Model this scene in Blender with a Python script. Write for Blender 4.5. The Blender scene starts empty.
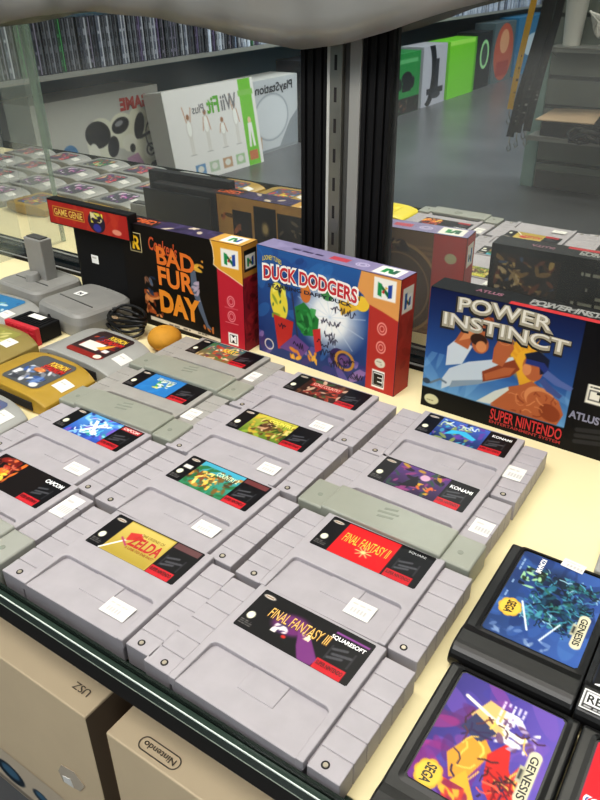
import bpy, bmesh, math, random
import numpy as np
from mathutils import Matrix, Vector

S = bpy.context.scene
COL = S.collection
rnd = random.Random(7)
MM = 0.001

# ---------------------------------------------------------------- materials
def hx(h):
    h = h.lstrip('#')
    return tuple(int(h[i:i+2], 16) / 255 for i in (0, 2, 4))
def s2l(c):
    c = np.asarray(c, float)
    return np.where(c <= 0.04045, c / 12.92, ((np.clip(c, 0, None) + 0.055) / 1.055) ** 2.4)
def col4(c):
    if isinstance(c, str): c = hx(c)
    return tuple(s2l(c)) + (1.0,)

def mat(name, c, rough=0.5, metal=0.0, noise=0.0, nscale=300.0, bump=0.0, spec=0.5, trans=0.0, alpha=1.0, emit=0.0, coat=0.0):
    m = bpy.data.materials.new(name); m.use_nodes = True
    nt = m.node_tree; b = nt.nodes['Principled BSDF']
    b.inputs['Base Color'].default_value = col4(c)
    b.inputs['Roughness'].default_value = rough
    b.inputs['Metallic'].default_value = metal
    b.inputs['Specular IOR Level'].default_value = spec
    b.inputs['Transmission Weight'].default_value = trans
    b.inputs['Alpha'].default_value = alpha
    b.inputs['Coat Weight'].default_value = coat
    if emit:
        b.inputs['Emission Color'].default_value = col4(c); b.inputs['Emission Strength'].default_value = emit
    if noise or bump:
        tc = nt.nodes.new('ShaderNodeTexCoord'); n = nt.nodes.new('ShaderNodeTexNoise')
        n.inputs['Scale'].default_value = nscale; n.inputs['Detail'].default_value = 5
        nt.links.new(tc.outputs['Object'], n.inputs['Vector'])
        if noise:
            r = nt.nodes.new('ShaderNodeValToRGB')
            base = np.array(col4(c)[:3])
            r.color_ramp.elements[0].position = .3; r.color_ramp.elements[1].position = .7
            r.color_ramp.elements[0].color = tuple(base * (1 - noise)) + (1,)
            r.color_ramp.elements[1].color = tuple(np.clip(base * (1 + noise), 0, 1)) + (1,)
            nt.links.new(n.outputs['Fac'], r.inputs['Fac']); nt.links.new(r.outputs['Color'], b.inputs['Base Color'])
        if bump:
            bp = nt.nodes.new('ShaderNodeBump'); bp.inputs['Strength'].default_value = bump; bp.inputs['Distance'].default_value = .0005
            nt.links.new(n.outputs['Fac'], bp.inputs['Height']); nt.links.new(bp.outputs['Normal'], b.inputs['Normal'])
    return m

def print_mat(name, rough, spec=0.5):
    m = bpy.data.materials.new(name); m.use_nodes = True
    nt = m.node_tree; b = nt.nodes['Principled BSDF']
    a = nt.nodes.new('ShaderNodeVertexColor'); a.layer_name = 'Col'
    nt.links.new(a.outputs['Color'], b.inputs['Base Color'])
    b.inputs['Roughness'].default_value = rough; b.inputs['Specular IOR Level'].default_value = spec
    return m

M = {}
M['snes'] = mat('grey_plastic', '#a9a4a8', .45, noise=.05, nscale=60, bump=.15)
M['snes_old'] = mat('aged_grey_plastic', '#9f9c97', .42, noise=.07, nscale=60, bump=.15)
M['cover'] = mat('translucent_cover_plastic', '#9ea094', .32, noise=.05, nscale=40, trans=.12)
M['cover_clear'] = mat('clear_cover_plastic', '#b4b5ac', .3, noise=.04, nscale=40, trans=.25)
M['cover_mark'] = mat('cover_emboss', '#8a8f83', .4)
M['screw'] = mat('screw_metal', '#b3aa98', .3, metal=.3)
M['hole'] = mat('dark_hole', '#262324', .8)
M['print'] = print_mat('glossy_print', .38, .28)
M['carton_print'] = print_mat('carton_print', .45, .25)
M['matte_print'] = print_mat('matte_print', .6, .3)
M['n64'] = mat('n64_grey', '#9c9c98', .38, noise=.04, nscale=50)
M['gold'] = mat('gold_plastic', '#ab8b35', .36, noise=.06, nscale=50)
M['olive'] = mat('olive_plastic', '#8f7f4a', .38, noise=.06, nscale=50)
M['yellow'] = mat('yellow_plastic', '#e0cf3a', .4)
M['black'] = mat('black_plastic', '#131314', .36, noise=.1, nscale=80, bump=.2)
M['blackmatte'] = mat('black_matte', '#131315', .6, spec=.3)
M['shelf'] = mat('cream_laminate', '#e9dcb0', .45, noise=.03, nscale=9)
M['glass_edge'] = mat('green_glass', '#39473f', .12, trans=.1, noise=.1, nscale=30)
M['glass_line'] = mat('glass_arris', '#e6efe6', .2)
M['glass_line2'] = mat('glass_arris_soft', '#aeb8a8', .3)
M['strip_glass'] = mat('strip_glass', '#2c342f', .15, alpha=.75)
M['rail'] = mat('black_rail', '#1f1c19', .5)
M['alu'] = mat('brushed_steel', '#8e8d86', .38, metal=.75, noise=.12, nscale=30)
M['whitestrip'] = mat('pale_strip', '#b9b9b4', .5)
M['darkgrey'] = mat('dark_grey_strip', '#4c4c4a', .5)
M['midgrey'] = mat('mid_grey_strip', '#8b8b88', .45)
M['white'] = mat('white_paint', '#e8e6e0', .5)
M['red'] = mat('red_plastic', '#c2313c', .45, noise=.06, nscale=80)
M['orange'] = mat('orange_foam', '#c08a2a', .75, noise=.08, nscale=120, bump=.3)
M['cable'] = mat('black_cable', '#141414', .45)
M['adapter'] = mat('adapter_grey', '#8c8b87', .45, noise=.04, nscale=60, bump=.2)
M['brownbox'] = mat('white_carton', '#dcc7a6', .6, noise=.04, nscale=12)
M['brownbox_in'] = mat('carton_inside', '#85725c', .8)
M['kraft'] = mat('kraft_card', '#c8ac8c', .7, noise=.05, nscale=20)
M['ink'] = mat('grey_ink', '#5d5348', .6)
M['clear_tape'] = mat('clear_tape', '#cdbfab', .12, spec=.8)
M['floor'] = mat('store_floor', '#57585a', .3, noise=.25, nscale=3)
M['wall'] = mat('store_wall', '#3a6070', .7, noise=.06, nscale=3)
M['wallpale'] = mat('store_wall_pale', '#8d9699', .7)
M['ceiling'] = mat('ceiling_tile', '#c9cdd0', .8)
M['slat'] = mat('grey_slatwall', '#737a72', .55, noise=.06, nscale=6)
M['slatdark'] = mat('slat_groove', '#343a36', .7)
M['teal'] = mat('teal_upright', '#83a09a', .5)
M['shelfwhite'] = mat('game_shelf', '#8f918c', .45)
M['valance'] = mat('hazy_plastic', '#8b8a86', .22, metal=.2, noise=.12, nscale=5, alpha=.82)
M['lamp'] = mat('lamp_tube', '#f4f7ff', .5, emit=6)

def ink(c, rough=.35):
    k = 'ink' + c
    if k not in M: M[k] = mat('ink_' + c.strip('#'), c, rough)
    return M[k]

# ---------------------------------------------------------------- object helpers
def tag(o, label=None, cat=None, group=None, kind=None):
    if label: o['label'] = label
    if cat: o['category'] = cat
    if group: o['group'] = group
    if kind: o['kind'] = kind
    return o
def empty(name, loc=(0, 0, 0), rz=0.0, label=None, cat=None, group=None):
    o = bpy.data.objects.new(name, None); COL.objects.link(o)
    o.location = loc; o.rotation_euler = (0, 0, rz); o.empty_display_size = .02
    return tag(o, label, cat, group)
def bevel(o, w, seg=2, ang=40):
    m = o.modifiers.new('bevel', 'BEVEL'); m.width = w; m.segments = seg; m.limit_method = 'ANGLE'; m.angle_limit = math.radians(ang)
    return o
def obj(name, bm, m, parent=None, bev=0, seg=2, smooth=False):
    me = bpy.data.meshes.new(name)
    bmesh.ops.recalc_face_normals(bm, faces=bm.faces[:])
    bm.to_mesh(me); bm.free()
    for mm in (m if isinstance(m, (list, tuple)) else [m]): me.materials.append(mm)
    if smooth:
        for f in me.polygons: f.use_smooth = True
    o = bpy.data.objects.new(name, me); COL.objects.link(o)
    if parent: o.parent = parent
    if bev: bevel(o, bev, seg)
    return o
def link_copy(o, parent):
    c = o.copy(); COL.objects.link(c); c.parent = parent; return c
def tree_copy(root, loc, rz, label, group=None):
    r = root.copy(); COL.objects.link(r); r.location = loc; r.rotation_euler = (0, 0, rz); r['label'] = label
    if group: r['group'] = group
    for ch in list(root.children):
        c = link_copy(ch, r)
        for g in list(ch.children): link_copy(g, c)
    return r

def box(bm, x0, y0, z0, x1, y1, z1, mi=0):
    vs = [bm.verts.new(p) for p in ((x0,y0,z0),(x1,y0,z0),(x1,y1,z0),(x0,y1,z0),(x0,y0,z1),(x1,y0,z1),(x1,y1,z1),(x0,y1,z1))]
    for f in ((0,3,2,1),(4,5,6,7),(0,1,5,4),(1,2,6,5),(2,3,7,6),(3,0,4,7)):
        bm.faces.new([vs[i] for i in f]).material_index = mi
def prism(bm, pts, z0, z1, z1f=None):
    a = [bm.verts.new((x, y, z0)) for x, y in pts]
    b = [bm.verts.new((x, y, z1 if z1f is None else z1f(x, y))) for x, y in pts]
    n = len(pts)
    bm.faces.new(a[::-1]); bm.faces.new(b)
    for i in range(n): bm.faces.new((a[i], a[(i+1) % n], b[(i+1) % n], b[i]))
def cyl(bm, c, r, z0, z1, n=20, r2=None):
    r2 = r if r2 is None else r2
    a = [bm.verts.new((c[0] + r*math.cos(6.28318*i/n), c[1] + r*math.sin(6.28318*i/n), z0)) for i in range(n)]
    b = [bm.verts.new((c[0] + r2*math.cos(6.28318*i/n), c[1] + r2*math.sin(6.28318*i/n), z1)) for i in range(n)]
    bm.faces.new(a[::-1]); bm.faces.new(b)
    for i in range(n): bm.faces.new((a[i], a[(i+1) % n], b[(i+1) % n], b[i]))
def tube(bm, pts, r, n=8):
    pts = [Vector(p) for p in pts]; rings = []
    for i, p in enumerate(pts):
        t = (pts[min(i+1, len(pts)-1)] - pts[max(i-1, 0)]).normalized()
        u = t.cross(Vector((0, 0, 1)))
        if u.length < 1e-3: u = t.cross(Vector((1, 0, 0)))
        u.normalize(); v = t.cross(u)
        rings.append([bm.verts.new(p + r*(math.cos(6.28318*k/n)*u + math.sin(6.28318*k/n)*v)) for k in range(n)])
    for a, b in zip(rings, rings[1:]):
        for k in range(n): bm.faces.new((a[k], a[(k+1) % n], b[(k+1) % n], b[k]))
    bm.faces.new(rings[0]); bm.faces.new(rings[-1][::-1])
def rrect(x0, y0, x1, y1, r, n=5):
    out = []
    for cx, cy, a0 in ((x1-r, y0+r, -90), (x1-r, y1-r, 0), (x0+r, y1-r, 90), (x0+r, y0+r, 180)):
        for k in range(n+1):
            a = math.radians(a0 + 90*k/n); out.append((cx + r*math.cos(a), cy + r*math.sin(a)))
    return out

# ---------------------------------------------------------------- painted surfaces (vertex colours on a fine grid)
class Art:
    """W x H in millimetres, painted in sRGB on a fine grid of vertices."""
    def __init__(s, W, H, res=.7, bg='#000000'):
        s.W, s.H = W, H; s.nx = int(W/res)+1; s.ny = int(H/res)+1; s.res = res
        s.X, s.Y = np.meshgrid(np.linspace(0, W, s.nx), np.linspace(0, H, s.ny))
        s.C = np.ones((s.ny, s.nx, 3)) * np.array(hx(bg))
    def put(s, m, c, a=1.0):
        c = np.array(hx(c)) if isinstance(c, str) else np.array(c)
        m = (np.clip(m, 0, 1) * a)[..., None]; s.C = s.C*(1-m) + c*m; return s
    def soft(s, d): return np.clip(.5 - d/s.res, 0, 1)       # signed distance to coverage
    def rect(s, x0, y0, x1, y1, c, a=1.0):
        d = np.maximum(np.maximum(x0-s.X, s.X-x1), np.maximum(y0-s.Y, s.Y-y1)); return s.put(s.soft(d), c, a)
    def ell(s, cx, cy, rx, ry, c, ang=0, a=1.0, soft=None):
        t = math.radians(ang); x = (s.X-cx)*math.cos(t)+(s.Y-cy)*math.sin(t); y = -(s.X-cx)*math.sin(t)+(s.Y-cy)*math.cos(t)
        q = np.sqrt((x/rx)**2+(y/ry)**2)
        if soft: return s.put(np.clip((1-q)/soft, 0, 1), c, a)
        return s.put(s.soft((q-1)*min(rx, ry)), c, a)
    def ring(s, cx, cy, rx, ry, w, c, ang=0):
        t = math.radians(ang); x = (s.X-cx)*math.cos(t)+(s.Y-cy)*math.sin(t); y = -(s.X-cx)*math.sin(t)+(s.Y-cy)*math.cos(t)
        q = (np.sqrt((x/rx)**2+(y/ry)**2)-1)*min(rx, ry); return s.put(s.soft(np.abs(q)-w/2), c)
    def poly(s, pts, c, a=1.0):
        ins = np.zeros(s.X.shape, bool); dist = np.full(s.X.shape, 1e9); n = len(pts)
        for i in range(n):
            (x0, y0), (x1, y1) = pts[i], pts[(i+1) % n]
            cond = ((y0 > s.Y) != (y1 > s.Y)); xx = (x1-x0)*(s.Y-y0)/((y1-y0) or 1e-9)+x0
            ins ^= cond & (s.X < xx)
            dist = np.minimum(dist, s._seg(x0, y0, x1, y1))
        return s.put(s.soft(np.where(ins, -dist, dist)), c, a)
    def _seg(s, x0, y0, x1, y1):
        dx, dy = x1-x0, y1-y0; L = dx*dx+dy*dy or 1e-9
        t = np.clip(((s.X-x0)*dx+(s.Y-y0)*dy)/L, 0, 1); return np.hypot(s.X-x0-t*dx, s.Y-y0-t*dy)
    def line(s, pts, w, c, a=1.0):
        d = np.full(s.X.shape, 1e9)
        for p, q in zip(pts, pts[1:]): d = np.minimum(d, s._seg(*p, *q))
        return s.put(s.soft(d-w/2), c, a)
    def vgrad(s, x0, y0, x1, y1, c0, c1):
        m = (s.X >= x0) & (s.X <= x1) & (s.Y >= y0) & (s.Y <= y1)
        t = np.clip((s.Y-y0)/(y1-y0), 0, 1)[..., None]; c = np.array(hx(c0))*(1-t)+np.array(hx(c1))*t
        s.C = np.where(m[..., None], c, s.C); return s
    def blots(s, x0, y0, x1, y1, pal, n, size, seed, asp=2.0, a=.9):
        r = random.Random(seed); keep = s.C.copy()
        for _ in range(n):
            z = size*r.uniform(.4, 1.2)
            s.ell(r.uniform(x0, x1), r.uniform(y0, y1), z*r.uniform(1, asp), z*.6, r.choice(pal), r.uniform(0, 180), a)
        m = ((s.X >= x0) & (s.X <= x1) & (s.Y >= y0) & (s.Y <= y1))[..., None]
        s.C = np.where(m, s.C, keep); return s
    def strokes(s, x0, y0, x1, y1, pal, n, L, w, seed):
        r = random.Random(seed); keep = s.C.copy()
        for _ in range(n):
            x, y, an = r.uniform(x0, x1), r.uniform(y0, y1), r.uniform(0, 6.28); pts = [(x, y)]
            for k in range(3):
                an += r.uniform(-.9, .9); x += L/3*math.cos(an); y += L/3*math.sin(an); pts.append((x, y))
            s.line(pts, w*r.uniform(.6, 1.3), r.choice(pal))
        m = ((s.X >= x0) & (s.X <= x1) & (s.Y >= y0) & (s.Y <= y1))[..., None]
        s.C = np.where(m, s.C, keep); return s
    def textlines(s, x0, y0, x1, y1, n, c, seed, fill=.75):
        r = random.Random(seed); h = (y1-y0)/n
        for i in range(n):
            x = x0; xe = x1 - r.uniform(0, .3)*(x1-x0)
            while x < xe:
                w = r.uniform(1, 3.5)*h*.7
                if r.random() < fill: s.rect(x, y0+i*h+h*.25, min(x+w*.8, xe), y0+i*h+h*.7, c, .8)
                x += w
        return s
    def mesh(s, name, F, parent, m, radius=0, curve=None):
        """F maps (u, v, n) in metres into the parent's space."""
        X = s.X.ravel()*MM; Y = s.Y.ravel()*MM; nx, ny = s.nx, s.ny
        P = [F @ Vector((a, b, 0)) for a, b in zip(X, Y)]
        idx = np.arange(nx*ny).reshape(ny, nx)
        q = np.stack([idx[:-1, :-1], idx[:-1, 1:], idx[1:, 1:], idx[1:, :-1]], -1).reshape(-1, 4)
        if radius:
            cx = s.X[:-1, :-1].ravel()+s.res/2; cy = s.Y[:-1, :-1].ravel()+s.res/2
            dx = np.maximum(np.abs(cx-s.W/2)-(s.W/2-radius), 0); dy = np.maximum(np.abs(cy-s.H/2)-(s.H/2-radius), 0)
            q = q[np.hypot(dx, dy) <= radius]
        if curve: P = [Vector((p.x, p.y, curve(p.x, p.y))) for p in P]
        me = bpy.data.meshes.new(name); me.from_pydata([tuple(p) for p in P], [], q.tolist())
        a = me.color_attributes.new('Col', 'FLOAT_COLOR', 'POINT')
        c = np.ones((nx*ny, 4)); c[:, :3] = s2l(np.clip(s.C, 0, 1)).reshape(-1, 3)
        a.data.foreach_set('color', c.ravel()); me.materials.append(m); me.update()
        o = bpy.data.objects.new(name, me); COL.objects.link(o); o.parent = parent
        return o

def frame(o, u, v):
    """matrix whose columns are u, v, u x v, with origin o"""
    u = Vector(u).normalized(); v = Vector(v).normalized(); n = u.cross(v)
    return Matrix(((u.x, v.x, n.x, o[0]), (u.y, v.y, n.y, o[1]), (u.z, v.z, n.z, o[2]), (0, 0, 0, 1)))

_tcache = {}
def text_geo(txt, off=0.0, shear=0.0):
    k = (txt, off, shear)
    if k in _tcache: return _tcache[k]
    cu = bpy.data.curves.new('t', 'FONT'); cu.body = txt; cu.offset = off; cu.shear = shear; cu.resolution_u = 3
    o = bpy.data.objects.new('t', cu); COL.objects.link(o)
    bpy.context.view_layer.update()
    me = bpy.data.meshes.new_from_object(o.evaluated_get(bpy.context.evaluated_depsgraph_get()))
    vs = np.array([v.co[:2] for v in me.vertices]); fs = [list(p.vertices) for p in me.polygons]
    bpy.data.objects.remove(o); bpy.data.curves.remove(cu); bpy.data.meshes.remove(me)
    _tcache[k] = (vs, fs); return _tcache[k]
def lettering(items, F, parent, name='lettering', n=.0003):
    runs = []
    for it in items:
        if runs and runs[-1][-1][0] == it[0]: runs[-1].append(it)
        else: runs.append([it])
    for k, run in enumerate(runs): o = _lettering(run, F, parent, name, n+k*.00002)
    return o
def _lettering(items, F, parent, name='lettering', n=.0003):
    """items: (text, x0, y0, x1, y1 [mm box], colour, options). One mesh with a material per colour."""
    V, Fc, mi, mats = [], [], [], []
    for k, it in enumerate(items):
        txt, x0, y0, x1, y1, c = it[:6]; op = it[6] if len(it) > 6 else {}
        ref, _ = text_geo(txt, 0.0, op.get('shear', 0)); lo, hi = ref.min(0), ref.max(0)
        vs, fs = text_geo(txt, op.get('off', 0.0), op.get('shear', 0))
        q = (vs-lo)/(hi-lo)
        X = x0+q[:, 0]*(x1-x0); Y = y0+q[:, 1]*(y1-y0)
        if 'arc' in op:                                    # bow the line of text
            t = (X-(x0+x1)/2)/((x1-x0)/2); Y = Y+op['arc']*(1-t*t)
        if 'slope' in op: Y = Y+op['slope']*(X-x0)
        if 'rot' in op:
            a = math.radians(op['rot']); cx, cy = (x0+x1)/2, (y0+y1)/2
            X, Y = cx+(X-cx)*math.cos(a)-(Y-cy)*math.sin(a), cy+(X-cx)*math.sin(a)+(Y-cy)*math.cos(a)
        b = len(V); V += [tuple(F @ Vector((x*MM, y*MM, n+k*.00003))) for x, y in zip(X, Y)]
        if c not in mats: mats.append(c)
        for f in fs: Fc.append([b+i for i in f]); mi.append(mats.index(c))
    me = bpy.data.meshes.new(name); me.from_pydata(V, [], Fc)
    for c in mats: me.materials.append(ink(c))
    me.polygons.foreach_set('material_index', mi); me.update()
    o = bpy.data.objects.new(name, me); COL.objects.link(o); o.parent = parent
    return o

# ---------------------------------------------------------------- price stickers
def sticker(parent, cx, cy, z, w=18, h=11, ang=0.0, tint='#e2e0da', seed=1, F=None):
    A = Art(w, h, .8, tint)
    r = random.Random(seed)
    A.textlines(2, h*.62, w-2, h*.85, 1, '#b9b4b0', seed, .9)
    for k in range(5):
        x = 3.5+k*2.3; A.rect(x, h*.2, x+1.3, h*.5, '#a7a2a4', .7)
    if F is None:
        u = (math.cos(ang), math.sin(ang), 0); v = (-math.sin(ang), math.cos(ang), 0)
        o = Vector((cx, cy, z)) - Vector(u)*w*MM/2 - Vector(v)*h*MM/2
        F = frame(o, u, v)
    return A.mesh('price_sticker', F, parent, M['matte_print'], radius=.6)

# ---------------------------------------------------------------- SNES style cartridge
def snes_meshes():
    root = empty('game_cartridge')
    bm = bmesh.new()
    box(bm, -.0455, -.043, 0, .0455, .044, .0150)
    L = [(-.0470, -.0435), (-.0418, -.0435)]
    for k in range(6):
        a = math.radians(180-90*k/5); L.append((-.0418+.004+.004*math.cos(a), -.0130+.004*math.sin(a)))
    for k in range(6):
        a = math.radians(90-90*k/5); L.append((.0418-.004+.004*math.cos(a), -.0130+.004*math.sin(a)))
    L += [(.0418, -.0435), (.0470, -.0435), (.0470, .0445), (-.0470, .0445)]
    prism(bm, L, .0130, .0203)
    shell = obj('shell', bm, M['snes'], root, .0007, 2)
    bm = bmesh.new()                                                  # sloping recess floor below the label
    v = [bm.verts.new(p) for p in ((-.0425, -.0432, .0190), (.0425, -.0432, .0190), (.0425, -.0085, .0168), (-.0425, -.0085, .0168),
                                   (-.0425, -.0432, .013), (.0425, -.0432, .013), (.0425, -.0085, .013), (-.0425, -.0085, .013))]
    for f in ((0,1,2,3),(7,6,5,4),(0,4,5,1),(1,5,6,2),(2,6,7,3),(3,7,4,0)): bm.faces.new([v[i] for i in f])
    prism(bm, [(-.0105, -.026), (.0145, -.026), (.0145, -.0088), (-.0105, -.0088)], .015, .018, lambda x, y: .01845 if y < -.02 else .0177)
    obj('recess_panel', bm, M['snes'], root, .0003, 1)
    for sx in (-1, 1):
        bm = bmesh.new()
        x0, x1 = sorted((sx*.0482, sx*.0680))
        box(bm, x0+.0006, -.0415, 0, x1-.0006, .0402, .0172)
        ys = [-.0425, -.0285, -.0147, -.0009, .0129, .0267, .0408]
        for a, b in zip(ys, ys[1:]): box(bm, x0, a+.0003, .0004, x1, b-.0003, .0180)
        box(bm, *( (x0-.0012, -.0400, 0.0, x0+.002, .0395, .0165) if sx > 0 else (x1-.002, -.0400, 0.0, x1+.0012, .0395, .0165)))
        obj('ribbed_grip', bm, M['snes'], root, .0006, 2)
    for sx in (-1, 1):
        bm = bmesh.new(); cyl(bm, (sx*.0562, -.0368), .0024, .0175, .01808, 20)
        h = obj('screw_hole', bm, M['hole'], root)
        bm = bmesh.new(); cyl(bm, (sx*.0562, -.0368), .0017, .0176, .0184, 16, .0013)
        obj('screw', bm, M['screw'], h)
    return root
SN = snes_meshes()
LF = frame((-.041, .0075, .0204), (1, 0, 0), (0, 1, 0))
LW, LH = 82, 35
def snes_label(bg='#131215', res=.6):
    A = Art(LW, LH, res, bg)
    A.rect(57.5, 0, 77, 8.2, '#c22a33')
    A.ell(5.2, 12, 2.7, 3.1, '#e9e8cf')
    A.textlines(1.5, 3, 11, 7.5, 3, '#8e8a86', 3)
    A.ell(6.3, 30.5, 4.4, 1.5, '#d9d0c4'); A.rect(3.2, 29.9, 9.4, 31, '#8c7560')
    for k, (x, y, l) in enumerate(((62, 18.5, 8), (63.5, 15, 11), (62, 11.5, 8))):
        A.line([(x, y), (x+l, y+2.6)], 2.0, '#4b4b50')
    A.rect(60, 9.5, 61.3, 21, '#4b4b50', .5); A.rect(75, 10, 76.3, 22, '#4b4b50', .5)
    return A
SNTEXT = ('SUPER NINTENDO', 58.5, 3.6, 76, 6.6, '#5c1218', {'off': .03})

first_used = False
def snes(x, y, rz, label, paint=None, texts=(), group='grey game cartridges laid out in columns on the shelf', z=0.0, old=False, st=None):
    global first_used
    if not first_used:
        r = SN; r.location = (x, y, z); r.rotation_euler = (0, 0, rz); first_used = True
    else:
        r = SN.copy(); COL.objects.link(r); r.location = (x, y, z); r.rotation_euler = (0, 0, rz)
        for ch in SN_PARTS:
            c = link_copy(ch, r)
            for g in ch.children: link_copy(g, c)
            if old:
                for o in (c,) :
                    if o.material_slots and o.material_slots[0].material == M['snes']:
                        o.material_slots[0].link = 'OBJECT'; o.material_slots[0].material = M['snes_old']
    tag(r, label, 'cartridge', group)
    A = snes_label()
    if paint: paint(A)
    lb = A.mesh('label', LF, r, M['print'], radius=1.4)
    lettering(list(texts)+[SNTEXT], LF, lb, n=.00015)
    if st:
        sx, sy, sw, sh, sz = st
        sticker(r, sx, sy, sz, sw, sh, seed=int(abs(sx)*1e5))
    return r
SN_PARTS = list(SN.children)

def art_ff3(A):
    A.ell(31, 19, 15, 10, '#6c2f6c', 12, soft=.35); A.poly([(36, 20), (46, 18), (58, 6), (57, 0.5), (48, 0), (42, 8)], '#763a78')
    A.ell(27, 15, 5, 6, '#3f3460', soft=.6)
    A.blots(22, 9, 32, 16, ['#f2ece4', '#e4dcd8'], 10, 2.2, 5, 1.5); A.ell(32, 9, 1.6, 1.2, '#c03028')
    A.blots(40, 14, 47, 19, ['#fff2c4', '#f0dca0'], 8, 1.5, 6, 2.5)
    A.rect(57, 29.6, 80, 31.2, '#8a4a92')
def art_ff2(A):
    A.rect(14, 0, 56, 34, '#d8242a'); A.ell(37, 12, 2.4, 2.4, '#ffe9b0', soft=.8)
    for k in range(8):
        a = k*math.pi/4; A.line([(37, 12), (37+6*math.cos(a), 12+5*math.sin(a))], .7, '#ffd890')
def art_zelda(A):
    A.rect(14, 0, 57, 34, '#b9a24c'); A.vgrad(15, 1, 56, 33, '#a8923c', '#cdb765')
    A.line([(13, 1), (24, 16), (31, 26)], 1.5, '#ecebe6'); A.line([(20, 17), (28, 12)], 1.4, '#b03a6a')
    A.poly([(24, 16), (36, 22), (30, 27), (22, 24)], '#c23b35'); A.rect(58, 28.6, 80, 34, '#c98080', .45)
def art_jungle(A):
    A.vgrad(14, 0, 57, 34, '#2f7a52', '#4aa7c4')
    A.blots(14, 0, 57, 30, ['#2d6b3c', '#7a5a2c', '#c38a3d', '#4f3b24', '#3f8f7e'], 60, 3.2, 11)
    A.blots(20, 4, 40, 24, ['#d99a3f', '#f2c25a', '#8a3c22', '#7a4a28', '#ffdf80'], 40, 2.2, 12)
    A.rect(3, 18, 11, 22.5, '#d8d6cf'); A.rect(58, 28.6, 80, 34, '#c86060', .5)
def art_mmx(A):
    A.vgrad(14, 0, 57, 34, '#2b4fa8', '#5fa4d8')
    A.blots(14, 0, 57, 34, ['#3f63c8', '#8fc4ec', '#283c8c', '#7a58b8', '#3aa08c'], 50, 3, 21)
    A.strokes(20, 5, 50, 30, ['#eef4fb', '#cfe3f4', '#58b8d8'], 22, 12, 1.5, 22)
    A.rect(58.5, 28, 80, 33.8, '#c2323a', .9)
def art_dkc(A):
    A.vgrad(14, 0, 57, 34, '#5a7a2a', '#b8b048')
    A.blots(14, 0, 57, 34, ['#5d3d22', '#7f5a30', '#c6a23c', '#394d1e', '#88a23a', '#d9c37a'], 70, 3, 31)
    A.ell(33, 17, 8, 9, '#5a3a26', soft=.4); A.blots(26, 10, 40, 24, ['#c09a78', '#2f1e14', '#e0c8a0'], 14, 2, 33)
    A.rect(14, 28, 57, 34, '#c9bf4c', .5)
def art_dkr(A):
    A.rect(14, 0, 58, 34, '#3a201c'); A.blots(14, 0, 58, 34, ['#8a2c24', '#b8543a', '#3a5a38', '#6b4630', '#c9a890'], 55, 3, 41)
    A.rect(20, 19, 54, 27, '#b8302c', .8)
def art_mario(A):
    A.rect(15, 0, 56, 34, '#2f78b8'); A.blots(24, 10, 46, 25, ['#e8e6d8', '#3f9850', '#2f6a40', '#c8c25a'], 16, 2.6, 51)
    A.blots(16, 1, 55, 33, ['#3a86c4'], 10, 4, 52, a=.5)
def art_top(A):
    A.vgrad(14, 0, 58, 34, '#8a6a3a', '#3d6a72'); A.blots(14, 0, 58, 34, ['#c8b088', '#a8402c', '#4a7a48', '#e0d6b8', '#6a3a58'], 60, 2.8, 61)
    A.blots(28, 8, 48, 28, ['#e8d8a8', '#d0502c'], 14, 2.6, 62)
def art_kb(A):
    A.vgrad(14, 0, 58, 34, '#23345f', '#4a6ac0'); A.blots(14, 0, 56, 34, ['#2f58b0', '#48a0b8', '#6a48a0', '#1c2c50', '#8a9a58'], 50, 3, 71)
    A.poly([(24, 8), (36, 15), (50, 10), (52, 14), (40, 21), (28, 18)], '#3fb0d8'); A.strokes(16, 20, 50, 32, ['#c8d8a0', '#d8e8f0'], 16, 8, 1.1, 72)
def art_kf(A):
    A.vgrad(14, 0, 58, 34, '#2b1838', '#5a3a7a'); A.blots(14, 0, 58, 34, ['#4a2a6a', '#8a3a70', '#2c4a3a', '#1a1420', '#b8902c'], 45, 3, 81)
    A.poly([(26, 4), (34, 24), (40, 10)], '#15121c'); A.ell(40, 24, 4, 4, '#c8a0b8'); A.blots(38, 4, 54, 16, ['#d0a030', '#d86a30'], 10, 2.2, 82)
def art_fire(A):
    A.rect(0, 0, 62, 34, '#1a1414'); A.blots(0, 3, 32, 34, ['#b8402c', '#8a2820', '#d8702c', '#6a1c18'], 40, 4, 91)
    A.blots(0, 3, 30, 20, ['#f0a830', '#f8d850', '#e87820'], 26, 3, 92); A.strokes(2, 16, 30, 33, ['#c86a50', '#702820'], 14, 9, 1.3, 93)
    A.rect(57.5, 0, 77, 8.2, '#c22a33')
GOLD = '#d9b45c'
snes(-.0625, -.0135, -.0183, 'lilac grey cartridge with a purple splash on its black label, frontmost beside the black cartridges', art_ff3,
     [('FINAL FANTASY III', 14, 16.5, 57.5, 24.5, '#6a4418', {'off': .02, 'slope': .02}), ('FINAL FANTASY III', 14, 17, 57, 25, '#e6bd68', {'slope': .02}), ('SQUARESOFT', 56, 24.6, 79, 28, '#f2f2f2', {'off': .03})])
snes(-.0637, .0752, -.0073, 'lilac grey cartridge with a plain red picture in its black label', art_ff2,
     [('FINAL FANTASY II', 17.5, 15, 53, 24.5, '#e9c24c', {'off': .005}), ('SQUARE', 63, 29.5, 76, 32, '#d8d8d8')], st=(.0201, -.0262, 18, 14, .0190))
snes(-.1977, -.0100, .0134, 'lilac grey cartridge with a gold square and large red title on its label', art_zelda,
     [('THE LEGEND OF', 31, 25, 52, 27.5, '#7a5a20'), ('ZELDA', 28, 13.5, 55, 23, '#b8302c', {'off': .03}), ('A LINK TO THE PAST', 29, 9.5, 55, 12, '#9a3a28')], st=(.0252, -.0258, 21, 13, .0190))
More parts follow.
